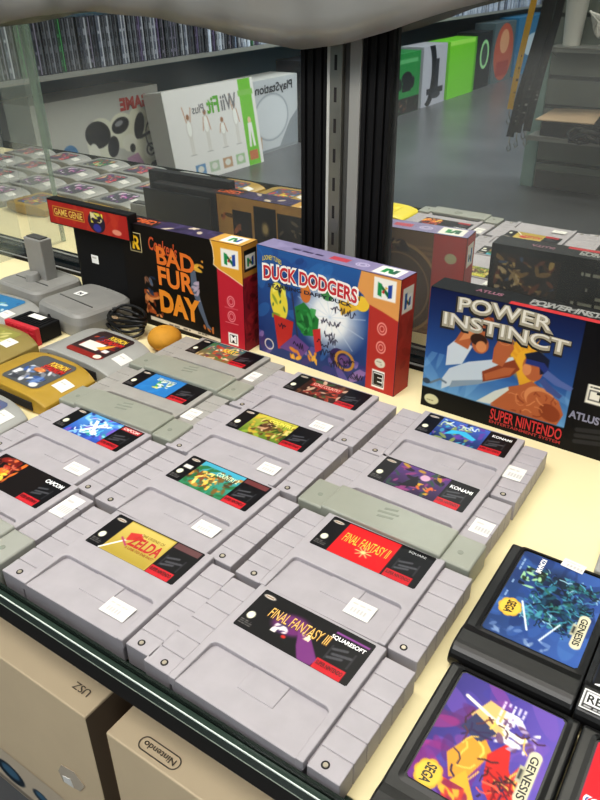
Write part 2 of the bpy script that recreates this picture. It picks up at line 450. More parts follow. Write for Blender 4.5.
snes(-.2044, .0782, -.0157, 'lilac grey cartridge with a green and orange jungle picture on its label', art_jungle,
     [('COUNTRY 2', 34, 23, 55, 28, '#d8e8c0', {'off': .02})], st=(.0286, -.0219, 20, 12, .0190))
snes(-.3443, .0810, -.0045, 'lilac grey cartridge with a bright blue and white picture on its label', art_mmx,
     [('X', 30, 8, 44, 26, '#e9f2fb', {'off': .03}), ('CAPCOM', 60.5, 29.2, 78, 32.6, '#f0d8d0', {'off': .03})], st=(.0305, -.0260, 20, 12, .0190))
snes(-.2123, .1659, .0139, 'grey cartridge with a brown and yellow leafy picture on its label', art_dkc,
     [('COUNTRY', 30, 26, 56, 30.5, '#e8dc60', {'off': .03})], st=(.0298, -.0243, 17, 13, .0190))
snes(-.2098, .2511, -.0020, 'grey cartridge with a dark red label picture, in front of the blue boxed game', art_dkr,
     [('KONG COUNTRY', 22, 21, 52, 26, '#e0b0a0', {'off': .02})], st=(.0280, -.0300, 19, 13, .0190))
snes(-.3477, .1716, .0284, 'grey cartridge with a sky blue picture on its label', art_mario,
     [('SUPER MARIO WORLD', 25, 24, 47, 29, '#dfe6c8', {'off': .02})], old=True, st=(.0540, .0005, 14, 18, .0182))
snes(-.3456, .2615, .0085, 'grey cartridge with a busy multicoloured label, in front of the black boxed game', art_top,
     [('KART', 36, 20, 52, 28, '#e0c040', {'off': .03})], old=True, st=(.0545, .0025, 12, 19, .0182))
snes(-.0674, .2520, .0081, 'grey cartridge with a blue and violet creature picture on its label', art_kb,
     [('KONAMI', 62, 26, 79, 29.6, '#f2f2f2', {'off': .03})], st=(.0545, -.0053, 15, 19, .0182))
snes(-.0685, .1665, -.0189, 'grey cartridge with a dark purple caped shape picture on its label', art_kf,
     [('KONAMI', 61, 24, 79, 28, '#f2f2f2', {'off': .03})], st=(.0588, .0030, 15, 17, .0182))
snes(-.3385, -.0065, .0, 'lilac grey cartridge with a fiery orange and red picture on its label', art_fire,
     [('CAPCOM', 60, 26.5, 79, 30.5, '#f2f2f2', {'off': .04})], st=(.0560, .0245, 15, 24, .0182))

# dust covers
def dust_cover(x, y, rz, label, m, y1=-.016, name='dust_cover', y0=-.0475):
    r = empty(name, (x, y, 0), rz, label, 'dust cover', 'plastic dust covers on the cartridge ends')
    bm = bmesh.new(); box(bm, -.0705, y0, .0005, .0705, y1, .0212); box(bm, -.0490, y0-.0006, .0005, .0490, y1, .0240)
    obj('cover_body', bm, m, r, .0016, 3)
    bm = bmesh.new()
    for k, (xx, yy, l) in enumerate(((-.007, -.024, .010), (-.010, -.029, .016), (-.008, -.034, .012))):
        prism(bm, [(xx, yy-.0014), (xx+l, yy+.0012), (xx+l, yy+.0034), (xx, yy+.001)], .0239, .02415)
    obj('embossed_mark', bm, M['cover_mark'], r)
    bm = bmesh.new(); cyl(bm, (.058, -.034), .0022, .0211, .0214, 16); cyl(bm, (-.058, -.034), .0022, .0211, .0214, 16)
    obj('moulded_dimple', bm, M['cover_mark'], r)
    return r
dust_cover(-.0685, .1665, -.0189, 'greenish grey dust cover on the cartridge with the purple caped shape', M['cover'])
dust_cover(-.3477, .1716, .0284, 'greenish grey dust cover on the cartridge with the sky blue label', M['cover'])
dust_cover(-.3456, .2615, .0085, 'greenish grey dust cover in front of the small orange ball', M['cover'])
dust_cover(-.3385, -.0065, 0, 'clear milky dust cover on the cartridge with the fiery label', M['cover_clear'])

# ---------------------------------------------------------------- N64 style cartridge
def n64_z(x, y): return .0192*(1-.42*abs(x/.058)**4.2) - .0012*max(0, (y-.02)/.018)**2
def n64_body(m, root):
    bm = bmesh.new(); nx, ny = 28, 12; top, bot = [], []
    for j in range(ny+1):
        rt, rb = [], []
        for i in range(nx+1):
            s = -1+2*i/nx; t = j/ny
            yb = .0375-.009*s*s; yf = -.0375+.002*s**4
            x = .058*s*(1-.03*t); y = yf+(yb-yf)*t
            rt.append(bm.verts.new((x, y, n64_z(x, y)))); rb.append(bm.verts.new((x, y, 0.0005)))
        top.append(rt); bot.append(rb)
    for j in range(ny):
        for i in range(nx):
            bm.faces.new((top[j][i], top[j][i+1], top[j+1][i+1], top[j+1][i])); bm.faces.new((bot[j][i], bot[j+1][i], bot[j+1][i+1], bot[j][i+1]))
    for i in range(nx):
        bm.faces.new((bot[0][i], bot[0][i+1], top[0][i+1], top[0][i])); bm.faces.new((bot[ny][i+1], bot[ny][i], top[ny][i], top[ny][i+1]))
    for j in range(ny):
        bm.faces.new((bot[j+1][0], bot[j][0], top[j][0], top[j+1][0])); bm.faces.new((bot[j][nx], bot[j+1][nx], top[j+1][nx], top[j][nx]))
    o = obj('shell', bm, m, root, .0012, 2)
    for f in o.data.polygons: f.use_smooth = f.normal.z > .3
    bm = bmesh.new(); box(bm, -.040, -.0384, .003, .040, -.036, .0125)
    obj('connector_slot', bm, M['hole'], root, .0005, 1)
    return o
def n64_label(paint, root, texts=(), W=56, H=56, cx=0.004):
    A = Art(W, H, .8, '#4c4c50'); paint(A)
    F = frame((cx-W*MM/2, -.0265, 0), (1, 0, 0), (0, 1, 0))
    lb = A.mesh('label', F, root, M['print'], radius=7, curve=lambda x, y: n64_z(x, y)+.0003)
    if texts: lettering(texts, frame((cx-W*MM/2, -.0265, .0193), (1, 0, 0), (0, 1, 0)), lb)
def n64(x, y, rz, label, m, paint, texts=(), st=None, group='rounded game cartridges on the left of the shelf'):
    r = empty('rounded_cartridge', (x, y, 0), rz, label, 'cartridge', group)
    n64_body(m, r); n64_label(paint, r, texts)
    if st:
        A = Art(15, 17, .8, '#dfdeD8'); A.textlines(2, 9, 13, 13, 1, '#b5b0aa', 4)
        F = frame((st[0]-.0075, st[1]-.0085, 0), (1, 0, 0), (0, 1, 0))
        A.mesh('price_sticker', F, r, M['matte_print'], radius=.6, curve=lambda a, b: n64_z(a, b)+.0004)
    return r
def a_gold(A):
    A.rect(0, 0, 56, 56, '#56585a'); A.blots(8, 4, 50, 34, ['#3c5a98', '#6a86b8', '#d6d8dc', '#8a8c94', '#40424a'], 40, 4, 101)
    A.rect(22, 36, 52, 50, '#8c2a28', .8); A.rect(4, 12, 10, 22, '#dcdcdc'); A.ell(46, 6, 5, 4, '#d6d6d0'); A.ell(26, 30, 8, 4, '#d87838', a=.8)
def a_stad(A):
    A.rect(0, 0, 56, 56, '#3a2c2c'); A.blots(6, 14, 52, 44, ['#8a2c2c', '#b8482c', '#5a2a30', '#3a4a70'], 34, 4, 111)
    A.rect(8, 14, 36, 30, '#e4e0d4'); A.poly([(30, 20), (48, 40), (40, 18)], '#e0a438'); A.rect(0, 0, 56, 9, '#8a2a24'); A.ell(48, 6, 5, 4, '#e6e0cc'); A.rect(42, 16, 50, 22, '#d8d8d8')
def a_yel(A):
    A.rect(0, 0, 56, 56, '#5c6484'); A.blots(4, 4, 52, 50, ['#e0c02c', '#d8502c', '#f0e070', '#5a8a40', '#c82c2c'], 44, 4.5, 121)
def a_olive(A): A.rect(0, 0, 56, 56, '#94924e'); A.blots(4, 4, 52, 50, ['#a8a85a', '#6c7a3c', '#c8c080'], 30, 5, 131)
def a_blue(A): A.rect(0, 0, 56, 56, '#3a7aa8'); A.blots(4, 4, 52, 50, ['#48a0c8', '#2c5a88', '#c8d8d8', '#d0c050'], 30, 5, 141)
PT = [('POKEMON', 24, 42, 50, 50, '#e9c64a', {'off': .03}), ('STADIUM', 22, 34, 53, 41, '#c8302c', {'off': .03})]
n64(-.4845, .1500, -.02, 'gold rounded cartridge with a grey label', M['gold'], a_gold, PT + [('2', 26, 27, 32, 33, '#f0b060')], st=(.0445, -.002))
n64(-.4800, .2290, -.04, 'grey rounded cartridge with a dark red and white label, in front of the cable coil', M['n64'], a_stad, PT, st=(.0460, -.0055))
n64(-.4800, .0625, .0, 'grey rounded cartridge with a yellow and red label, in front of the gold one', M['n64'], a_yel, st=(.0415, .012))
n64(-.6030, .1720, .02, 'olive rounded cartridge with a white sticker at the left edge', M['olive'], a_olive, st=(.0350, .006))
n64(-.6790, .2370, .06, 'grey rounded cartridge with a blue label, in front of the adapter with tall plug', M['n64'], a_blue, st=(.038, -.01))

# cartridges further left: stand outside the frame and show in the mirror
pals = [['#d8c83c', '#c83c2c', '#3c6ac8'], ['#c86aa8', '#e8d8e8', '#7a4a90'], ['#3c9a58', '#e0e0a0', '#c85a3c'], ['#c84a5a', '#f0d0a0', '#583c8a']]
lets = [m_ for m_ in range(4)]
protos = []
for k in range(4):
    def pa(A, k=k): A.rect(0, 0, 56, 56, '#55555a'); A.blots(3, 3, 53, 53, pals[k], 34, 5, 200+k)
    protos.append(n64(-.60, -.01+.0, 0, 'x', (M['gold'], M['n64'], M['n64'], M['n64'])[k], pa, st=(.043, 0), group='rounded cartridges in rows beyond the left edge'))
kk = 0
for i in range(7):
    for j in range(4):
        x = -.675-.124*i; y = .000+.088*j
        if x > -.70 and y > .1: continue
        if x > -.82 and y > .2: continue
        k = (0 if (i < 2) else rnd.randrange(1, 4)) if j != 3 else rnd.randrange(0, 4)
        lab = 'rounded cartridge in the rows beyond the left edge, seen in the mirror'
        if kk < 4 and protos[kk].get('used') is None and k == kk:
            pass
        tree_copy(protos[k], (x, y, 0), rnd.uniform(-.03, .03), lab, 'rounded cartridges in rows beyond the left edge'); kk += 1
for k, p_ in enumerate(protos):
    p_.location = ((-.595, .085, 0), (-1.42, .26, 0), (-.551, -.012, 0), (-1.42, .17, 0))[k]
    if k in (1, 3): p_.location.x = -1.545
    p_['label'] = 'rounded cartridge in the rows beyond the left edge, seen in the mirror'
def a_y2(A): A.rect(0, 0, 56, 56, '#e4cf30'); A.rect(6, 20, 24, 40, '#2a2a20'); A.rect(10, 24, 20, 36, '#e4cf30'); A.blots(30, 8, 52, 48, ['#c87a2c', '#f0e060'], 12, 4, 150)
protos[2].location = (-.66, -.11, 0) if False else (-1.545, .08, 0)
n64(-.4740, -.0130, 0, 'yellow rounded cartridge beyond the lower left edge, seen in the mirror', M['yellow'], a_y2)

# ---------------------------------------------------------------- Genesis style cartridges
def genesis(x, y, w, l, label, paint, texts, st=None, lx=.0, lw=58, lh=83, ly0=.026, name='black_cartridge'):
    """x,y = front left corner; lies with the rounded end towards the viewer"""
    r = empty(name, (x+w/2, y+l/2, 0), 0, label, 'cartridge', 'black game cartridges at the right of the shelf')
    bm = bmesh.new(); R = .0092; prof = []
    for k in range(13):
        a = math.radians(90+180*k/12); prof.append((-l/2+R+R*math.cos(a)*1.15, .0092+R*math.sin(a)))
    prof += [(l/2-.004, .0), (l/2, .004), (l/2, .0135), (l/2-.0035, .0170), (-l/2+.024, .0170), (-l/2+.018, .0184)]
    a = [bm.verts.new((-w/2, yy, zz)) for yy, zz in prof]; b = [bm.verts.new((w/2, yy, zz)) for yy, zz in prof]; n = len(prof)
    bm.faces.new(a); bm.faces.new(b[::-1])
    for i in range(n): bm.faces.new((a[i], a[(i+1) % n], b[(i+1) % n], b[i]))
    obj('shell', bm, M['black'], r, .0016, 3, smooth=False)
    bm = bmesh.new()
    x0, x1 = lx-lw*MM/2-.0012, lx+lw*MM/2+.0012; y0, y1 = -l/2+ly0-.0012, -l/2+ly0+lh*MM+.0012
    out = rrect(x0-.003, y0-.003, x1+.003, y1+.003, .004); inn = rrect(x0, y0, x1, y1, .0025)
    for i in range(len(out)):
        j = (i+1) % len(out)
        v = [bm.verts.new((*out[i], .0169)), bm.verts.new((*out[j], .0169)), bm.verts.new((*inn[j], .0178)), bm.verts.new((*inn[i], .0178))]
        bm.faces.new(v)
        v = [bm.verts.new((*inn[i], .0178)), bm.verts.new((*inn[j], .0178)), bm.verts.new((*inn[j], .0170)), bm.verts.new((*inn[i], .0170))]
        bm.faces.new(v)
    obj('label_frame', bm, M['black'], r)
    A = Art(lh, lw, .6, '#27407a'); paint(A)
    F = frame((lx-lw*MM/2, -l/2+ly0+lh*MM, .01735), (0, -1, 0), (1, 0, 0))
    lb = A.mesh('label', F, r, M['print'], radius=2)
    lettering(texts, F, lb, n=.00015)
    if st: sticker(r, st[0], st[1], .0179, 15, 9, ang=-.1, seed=9)
    return r
def badge(A, x, y, flip=0):
    for k in range(8):
        a = k*math.pi/4; A.ell(x+5*math.cos(a), y+4.2*math.sin(a), 3.6, 3.2, '#d8a840')
    A.ell(x, y, 7, 6.2, '#e8c050')
def capsule(A, x0, x1, y):
    A.ell(x0, y, 3.3, 3.3, '#d8d2b4'); A.ell(x1, y, 3.3, 3.3, '#d8d2b4'); A.rect(x0, y-3.3, x1, y+3.3, '#d8d2b4')
    A.rect((x0+x1)/2-5, y-5.4, (x0+x1)/2+5, y-2, '#b8b498'); A.rect((x0+x1)/2-3, y-4.8, (x0+x1)/2+3, y-3.2, '#3a3a3a')
def a_g1(A):
    A.vgrad(0, 0, 83, 58, '#27406f', '#3f62a8'); A.blots(0, 0, 83, 58, ['#2c4a8a', '#3a5ea0', '#1e3468', '#4a74b0'], 40, 8, 301, a=.6)
    A.ell(32, 34, 30, 18, '#12203a', 20, soft=.5)
    A.blots(12, 16, 62, 54, ['#1d4a5c', '#2a6f84', '#122c3c', '#4a90a4', '#0e1c30', '#2c6458', '#0c1424', '#24407a'], 160, 2.4, 302, 2.2)
    A.strokes(10, 14, 66, 56, ['#5aa8bc', '#a8d0dc', '#0a1620', '#3f8a9c', '#0a1620', '#2c4a90'], 110, 8, .7, 303)
    A.blots(14, 18, 60, 52, ['#2a7078', '#0e2030', '#4a98a4', '#1a4460'], 40, 1.8, 309)
    A.line([(48, 14), (70, 24)], 1.2, '#dce8f0'); A.line([(55, 40), (74, 33)], 1, '#dce8f0')
    A.blots(14, 6, 34, 20, ['#0c1018', '#a8d8a0', '#1a2a20'], 26, 2.6, 304); A.blots(72, 2, 82, 40, ['#88a0c8', '#b8c8d8', '#3f5a90'], 22, 2.2, 305, a=.5)
    A.textlines(8, 1.6, 60, 4, 1, '#a8c0d8', 306); badge(A, 57, 9); capsule(A, 42, 66, 52)
def a_g2(A):
    A.vgrad(0, 0, 83, 58, '#38307a', '#6a58b0'); A.blots(0, 0, 83, 58, ['#5a4aa0', '#7a5ab0', '#3f3a90', '#8a4a98'], 40, 9, 311, a=.6)
    A.blots(18, 0, 83, 30, ['#7a2a78', '#a83a80', '#5a2468'], 30, 6, 312, a=.6)
    A.poly([(30, 22), (52, 12), (64, 18), (60, 26), (40, 32)], '#d89a3c'); A.poly([(10, 20), (24, 14), (34, 24), (26, 36), (12, 30)], '#dcb878')
    A.poly([(28, 38), (44, 42), (60, 52), (70, 44), (60, 34), (42, 30)], '#c8302c'); A.poly([(40, 46), (50, 54), (60, 50), (52, 42)], '#e0483c')
    A.poly([(22, 16), (34, 12), (38, 24), (28, 30)], '#2c3058'); A.blots(12, 30, 34, 50, ['#e8e4ec', '#b8a8c8', '#f4f0e8', '#6a4a70'], 26, 3, 313)
    A.line([(14, 8), (20, 24), (26, 42)], 2, '#f4f0d8'); A.strokes(20, 12, 66, 54, ['#3a1420', '#f0c860', '#5a2a30', '#2a1848'], 36, 10, 1, 314)
    A.strokes(44, 32, 68, 54, ['#7a1420', '#f06a50', '#300a14'], 20, 9, 1, 315)
    A.poly([(56, 24), (72, 16), (78, 24), (70, 34)], '#e0a83c'); A.blots(66, 12, 82, 44, ['#c03a3c', '#e8b040', '#8a2850'], 18, 4, 316)
    A.textlines(6, 26, 26, 40, 5, '#f4f0fa', 318, .9); badge(A, 68, 9); capsule(A, 30, 56, 51.5)
def a_g3(A):
    A.rect(0, 0, 83, 58, '#cf2530'); A.blots(18, 8, 50, 50, ['#d8a83c', '#8a5a34', '#e8d060', '#5a3a2c'], 26, 5, 321)
    A.blots(40, 20, 80, 56, ['#7a5a48', '#a87a58', '#3a2a28'], 20, 6, 322)
def a_g4(A):
    A.rect(0, 0, 83, 58, '#121214')
genesis(.0145, .0535, .0735, .1155, 'black cartridge with a blue label of tangled teal figures and a gold badge', a_g1,
        [('KONAMI', 2, 12.5, 17, 16, '#f2f2f2', {'off': .03}), ('SEGA', 51.5, 6.4, 62.5, 11.6, '#3a2a10', {'off': .03, 'rot': 0}), ('GENESIS', 42, 50, 66, 54, '#141414', {'off': .015})], st=(.006, .0535), lx=.0025)
genesis(.0200, -.0660, .0745, .1150, 'black cartridge with a violet label of red and gold clad figures, lowest on the right', a_g2,
        [('SEGA', 62.5, 6.4, 73.5, 11.6, '#2a2a10', {'off': .03}), ('GENESIS', 30, 49.5, 56, 53.5, '#141414', {'off': .015})], lx=.0008, ly0=.033, lh=75)
genesis(.0955, -.0690, .0745, .1180, 'black cartridge with a red label, cut off at the lower right corner', a_g3,
        [('SEGA', 34, 2, 60, 9, '#dfe6f4', {'off': .06}), ('SEGA', 34.4, 2.4, 59.6, 8.6, '#3a4a90', {'off': .0})], lx=.001, ly0=.026)
g4 = genesis(.0885, .0525, .0745, .1180, 'black cartridge with a black and white rating sticker at the right edge', a_g4,
        [('C', 70, 3, 80, 9, '#f0f0f0', {'off': .03, 'rot': 90})], lx=.0, lw=66, lh=84, ly0=.012)
A = Art(30, 14, .5, '#f0f0ee'); A.rect(1, 1, 29, 13, '#161616'); A.rect(1.8, 3.6, 28.2, 12.2, '#f4f4f2'); A.textlines(2, 1, 28, 3.4, 1, '#e8e8e8', 6); A.textlines(2, 12, 28, 13.4, 1, '#e8e8e8', 7)
F = frame((-.0355, -.0575, .0188), (1, 0, 0), (0, 1, 0)); rs_ = A.mesh('rating_sticker', F, g4, M['matte_print'])
lettering([('RE', 3, 5, 10.5, 10.6, '#141414', {'off': .02})], F, rs_)

# small grey cartridge at the right edge
r = empty('small_cartridge', (.0955, .2150, 0), .05, 'small grey cartridge cut off by the right edge', 'cartridge')
bm = bmesh.new(); box(bm, -.0285, -.0325, 0, .0285, .0325, .0078); obj('shell', bm, M['n64'], r, .0016, 3)
A = Art(43, 38, 1, '#33332c'); A.blots(2, 2, 41, 36, ['#5a5a48', '#8a8468', '#20201c'], 24, 4, 330)
A.mesh('label', frame((-.0215, -.009, .0080), (1, 0, 0), (0, 1, 0)), r, M['print'], radius=2)
bm = bmesh.new()
for k in range(4): box(bm, -.024, -.030+k*.0045, .0078, .024, -.0278+k*.0045, .0084)
obj('finger_ribs', bm, M['n64'], r, .0003, 1)

# ---------------------------------------------------------------- boxed games standing at the back
def boxed(name, x, y, rz, W, H, D, label, front, back, top, side, ftx=(), ttx=(), stx=(), btx=(), tilt=0.0):
    r = empty(name, (x, y, 0), rz, label, 'boxed game')
    r.rotation_euler = (tilt, 0, rz)
    bm = bmesh.new(); box(bm, 0, 0, 0, W, D, H); c = obj('carton', bm, M['blackmatte'], r, .0004, 1)
    e = .00025
    spec = (('front_panel', front, W, H, frame((0, -e, 0), (1, 0, 0), (0, 0, 1)), ftx), ('top_panel', top, W, D, frame((0, 0, H+e), (1, 0, 0), (0, 1, 0)), ttx),
            ('side_panel', side, D, H, frame((W+e, 0, 0), (0, 1, 0), (0, 0, 1)), stx), ('back_panel', back, W, H, frame((W, D+e, 0), (-1, 0, 0), (0, 0, 1)), btx))
    for nm, fn, w, h, F, tx in spec:
        A = Art(w*1000, h*1000, .8); fn(A); o = A.mesh(nm, F, r, M['carton_print'])
        if tx: lettering(list(tx), F, o, n=.0002)
    return r
def n64_logo(A, x, y, s):
    A.rect(x, y, x+s, y+s*.86, '#e9e6de'); c = .08*s
    A.poly([(x+.18*s, y+.15*s), (x+.36*s, y+.10*s), (x+.36*s, y+.62*s), (x+.18*s, y+.68*s)], '#1f8a4c')
    A.poly([(x+.64*s, y+.10*s), (x+.82*s, y+.15*s), (x+.82*s, y+.68*s), (x+.64*s, y+.62*s)], '#2a4a9a')
    A.poly([(x+.34*s, y+.60*s), (x+.36*s, y+.42*s), (x+.66*s, y+.12*s), (x+.66*s, y+.32*s)], '#186a3c')
    A.poly([(x+.36*s, y+.30*s), (x+.48*s, y+.24*s), (x+.48*s, y+.44*s)], '#c22a2a'); A.poly([(x+.52*s, y+.42*s), (x+.64*s, y+.50*s), (x+.52*s, y+.56*s)], '#e0b030')
def rating(A, x, y, w, h):
    A.rect(x, y, x+w, y+h, '#f0f0ec'); A.rect(x+1, y+2.2, x+w-1, y+h-2.2, '#141414'); A.rect(x+1.8, y+3, x+w-1.8, y+h-3, '#f0f0ec')
def n64_common(A, red='#b8283a', W=179):
    A.rect(143.5, 0, W, 124, red)
    A.poly([(136, 124), (139, 116), (140, 104), (139, 97), (146, 93), (160, 88), (179, 80), (179, 124)], '#d9a23c')
    A.line([(136, 124), (139, 116), (140, 104), (139, 97), (146, 93), (160, 88), (179, 80)], 1.0, '#f0e0c0')
    n64_logo(A, 150, 97, 24)
    for yy in (58, 40):
        A.ring(161, yy, 5, 6, 1.2, '#e08a90'); A.rect(158, yy-2, 164, yy+3, red); A.ring(161, yy, 3, 3.5, .9, '#e08a90')
    A.line([(152, 50), (170, 50)], .6, '#e08a90'); A.line([(152, 32), (170, 32)], .6, '#e08a90')

def c_front(A):
    A.rect(0, 0, 179, 124, '#14110f'); n64_common(A)
    A.rect(12.5, 91, 31, 114, '#d8c89a'); A.rect(13.6, 92, 30, 113, '#100e0c')
    A.rect(16, 94, 20, 111, '#e2b62e'); A.ell(22, 105, 5, 5.5, '#e2b62e'); A.ell(22, 105, 2, 2.5, '#100e0c'); A.poly([(20, 101), (25, 101), (28.5, 94), (24, 94)], '#e2b62e')
    A.poly([(34, 12.5), (143, 8), (143, 3.5), (34, 7.5)], '#d6cdbb'); A.textlines(37, 5.5, 140, 10, 1, '#5a5248', 401)
    A.blots(28, 14, 56, 46, ['#a8552a', '#c46a30', '#7a3c22', '#d89058'], 24, 5, 402); A.blots(30, 40, 50, 64, ['#2c3850', '#5a6a80', '#88604a'], 12, 4, 403)
    A.blots(106, 84, 124, 100, ['#e8b848', '#d89a3c'], 5, 5, 406)
    A.poly([(104, 88), (112, 82), (114, 60), (120, 40), (126, 22), (132, 16), (124, 16), (114, 36), (104, 62)], '#5a6678')
    A.blots(102, 48, 116, 84, ['#7a8494', '#b8a8b8', '#48525e'], 10, 3, 404); A.blots(118, 12, 134, 20, ['#c8783c'], 3, 3, 407)
    A.rect(155, 5, 169, 20, '#f0f0ec'); A.rect(157, 7.5, 167, 17.5, '#1a1a1a')
boxed('boxed_game', -.5333, .3320, .010, .179, .124, .028, 'black boxed game with large orange title lettering, leftmost of the upright boxes', c_front,
      lambda A: (A.rect(0, 0, 179, 124, '#b88a4a'), A.blots(0, 0, 179, 124, ['#c0904c', '#a87e44'], 20, 14, 410, a=.5), A.rect(24, 50, 66, 112, '#1c1512'), A.rect(68, 54, 104, 116, '#181412'), A.rect(108, 40, 140, 106, '#201814'),
                 A.blots(26, 56, 64, 108, ['#38302a', '#6a5a48'], 12, 5, 411), A.ell(86, 88, 8, 12, '#b09868', soft=.6), A.rect(166, 0, 179, 124, '#8a2a24'), A.blots(108, 60, 160, 100, ['#b8683c', '#3a2818'], 10, 5, 412, a=.7)),
      lambda A: (A.rect(0, 0, 179, 28, '#3c3050'), A.rect(0, 0, 50, 28, '#2a1c20'), A.blots(40, 2, 150, 26, ['#4c4068', '#2a2238', '#c8b8a0'], 14, 5, 413), A.blots(6, 6, 45, 22, ['#c85a2c'], 6, 3, 414), A.rect(134, 0, 179, 28, '#c89a48'), A.rect(146, 3, 172, 25, '#ece8e0'), A.poly([(153, 8), (157, 8), (157, 20), (153, 20)], '#1f8a4c'), A.poly([(163, 8), (167, 8), (167, 20), (163, 20)], '#2a4a9a'), A.poly([(156, 20), (159, 20), (165, 8), (161, 8)], '#186a3c')),
      lambda A: (A.rect(0, 0, 28, 124, '#8e2430'), A.blots(0, 0, 28, 90, ['#7a1c28', '#a83038', '#601820'], 40, 4, 415), A.rect(0, 88, 28, 124, '#b8853c'), A.rect(3, 94, 25, 118, '#20201e'), n64_logo(A, 5, 97, 18)),
      ftx=[("Conker's", 43, 98, 86, 114, '#b8502c', {'shear': .2, 'slope': -.12, 'off': .02}), ('BAD', 54.5, 83, 110, 103, '#d8742c', {'off': .03, 'slope': -.05}), ('FUR', 54.5, 57, 106, 79, '#e08030', {'off': .03, 'slope': -.03}),
           ('DAY', 54, 24, 112, 49, '#e0902f', {'off': .05, 'slope': -.04}), ('M', 158.5, 9, 166, 16.5, '#f2f2f2', {'off': .04})],
      ttx=[('CBFD', 8, 8, 42, 21, '#d0622c', {'off': .03})], tilt=-.010)

def d_front(A):
    A.vgrad(0, 0, 179, 124, '#2a3a6e', '#2f5f9a'); A.blots(0, 10, 145, 124, ['#2a4a88', '#3a74b0', '#243a70'], 30, 12, 421, a=.5)
    A.ell(98, 66, 48, 46, '#dfe3e6', soft=.6); A.ell(98, 64, 24, 26, '#f0f0ee', soft=.5)
    for k in range(12):
        a = k*math.pi/6+.2; A.line([(98, 66), (98+44*math.cos(a), 66+40*math.sin(a))], 1.2, '#c8d4e0', .5)
    A.blots(0, 0, 145, 26, ['#3c3a78', '#6a5a9a', '#4a3a70', '#9a7ab0'], 30, 8, 422, a=.8)
    A.ell(30, 66, 12, 22, '#e0cf48', 8); A.blots(20, 46, 40, 86, ['#e8e070', '#8a9a3c', '#3c6a48'], 12, 4, 423)
    A.poly([(52, 66), (64, 74), (84, 60), (82, 40), (64, 36), (54, 46)], '#2a7a3c'); A.blots(54, 38, 82, 70, ['#2f8a48', '#1f5a30', '#48a058'], 18, 4, 424)
    A.ell(66, 84, 7, 10, '#c8743a'); A.poly([(60, 90), (72, 96), (78, 100), (68, 86)], '#d8843a'); A.line([(48, 80), (56, 30)], 2, '#3a3a50')
    A.poly([(22, 50), (50, 48), (46, 16), (28, 10)], '#b83430'); A.poly([(30, 12), (62, 10), (72, 24), (52, 34)], '#6a4a88')
    A.blots(40, 4, 82, 20, ['#d88a2c', '#e8b040'], 10, 4, 425); A.ell(94, 90, 8, 7, '#4a8a50'); A.poly([(112, 72), (134, 84), (138, 96), (124, 98), (108, 86)], '#e0b43c'); A.ell(136, 90, 9, 8, '#e8c040')
    A.poly([(76, 46), (86, 50), (88, 26), (80, 20)], '#c03838'); A.ell(110, 24, 11, 10, '#3a2c5a'); A.ring(118, 22, 11, 10, 3, '#b8863c'); A.ell(118, 22, 7, 6, '#6a4a80')
    r = random.Random(4)
    for cx, cy, n in ((82, 100, 5), (100, 60, 8), (128, 96, 6), (30, 80, 4), (112, 76, 8), (34, 40, 3), (98, 46, 4), (104, 40, 4), (90, 34, 5), (96, 24, 6), (112, 14, 8), (122, 22, 6), (134, 8, 4), (56, 22, 4)):
        x, y = cx-n*1.6, cy; pts = [(x, y)]
        for k in range(n*3): x += 1.3*r.uniform(.2, 1.3); y = cy+r.uniform(-4.2, 4.2); pts.append((x, y))
        A.line(pts, 1.0, '#1c1830')
    A.ring(15, 12, 6, 6, 1.4, '#d8d0c8'); A.rect(145, 0, 179, 124, '#b23a32')
    A.poly([(130, 104), (137, 100), (144, 92), (160, 88), (179, 82), (179, 124), (134, 124)], '#d89a58'); n64_logo(A, 149, 100, 25)
    for yy in (70, 50):
        A.ring(161, yy, 5, 6, 1.3, '#e89a90'); A.ring(161, yy, 2.5, 3, 1, '#e89a90')
    A.ell(161, 32.5, 6.2, 5, '#d8d2c0'); A.textlines(157, 30, 165, 35, 2, '#8a8478', 5); rating(A, 152.5, 4, 15, 20)
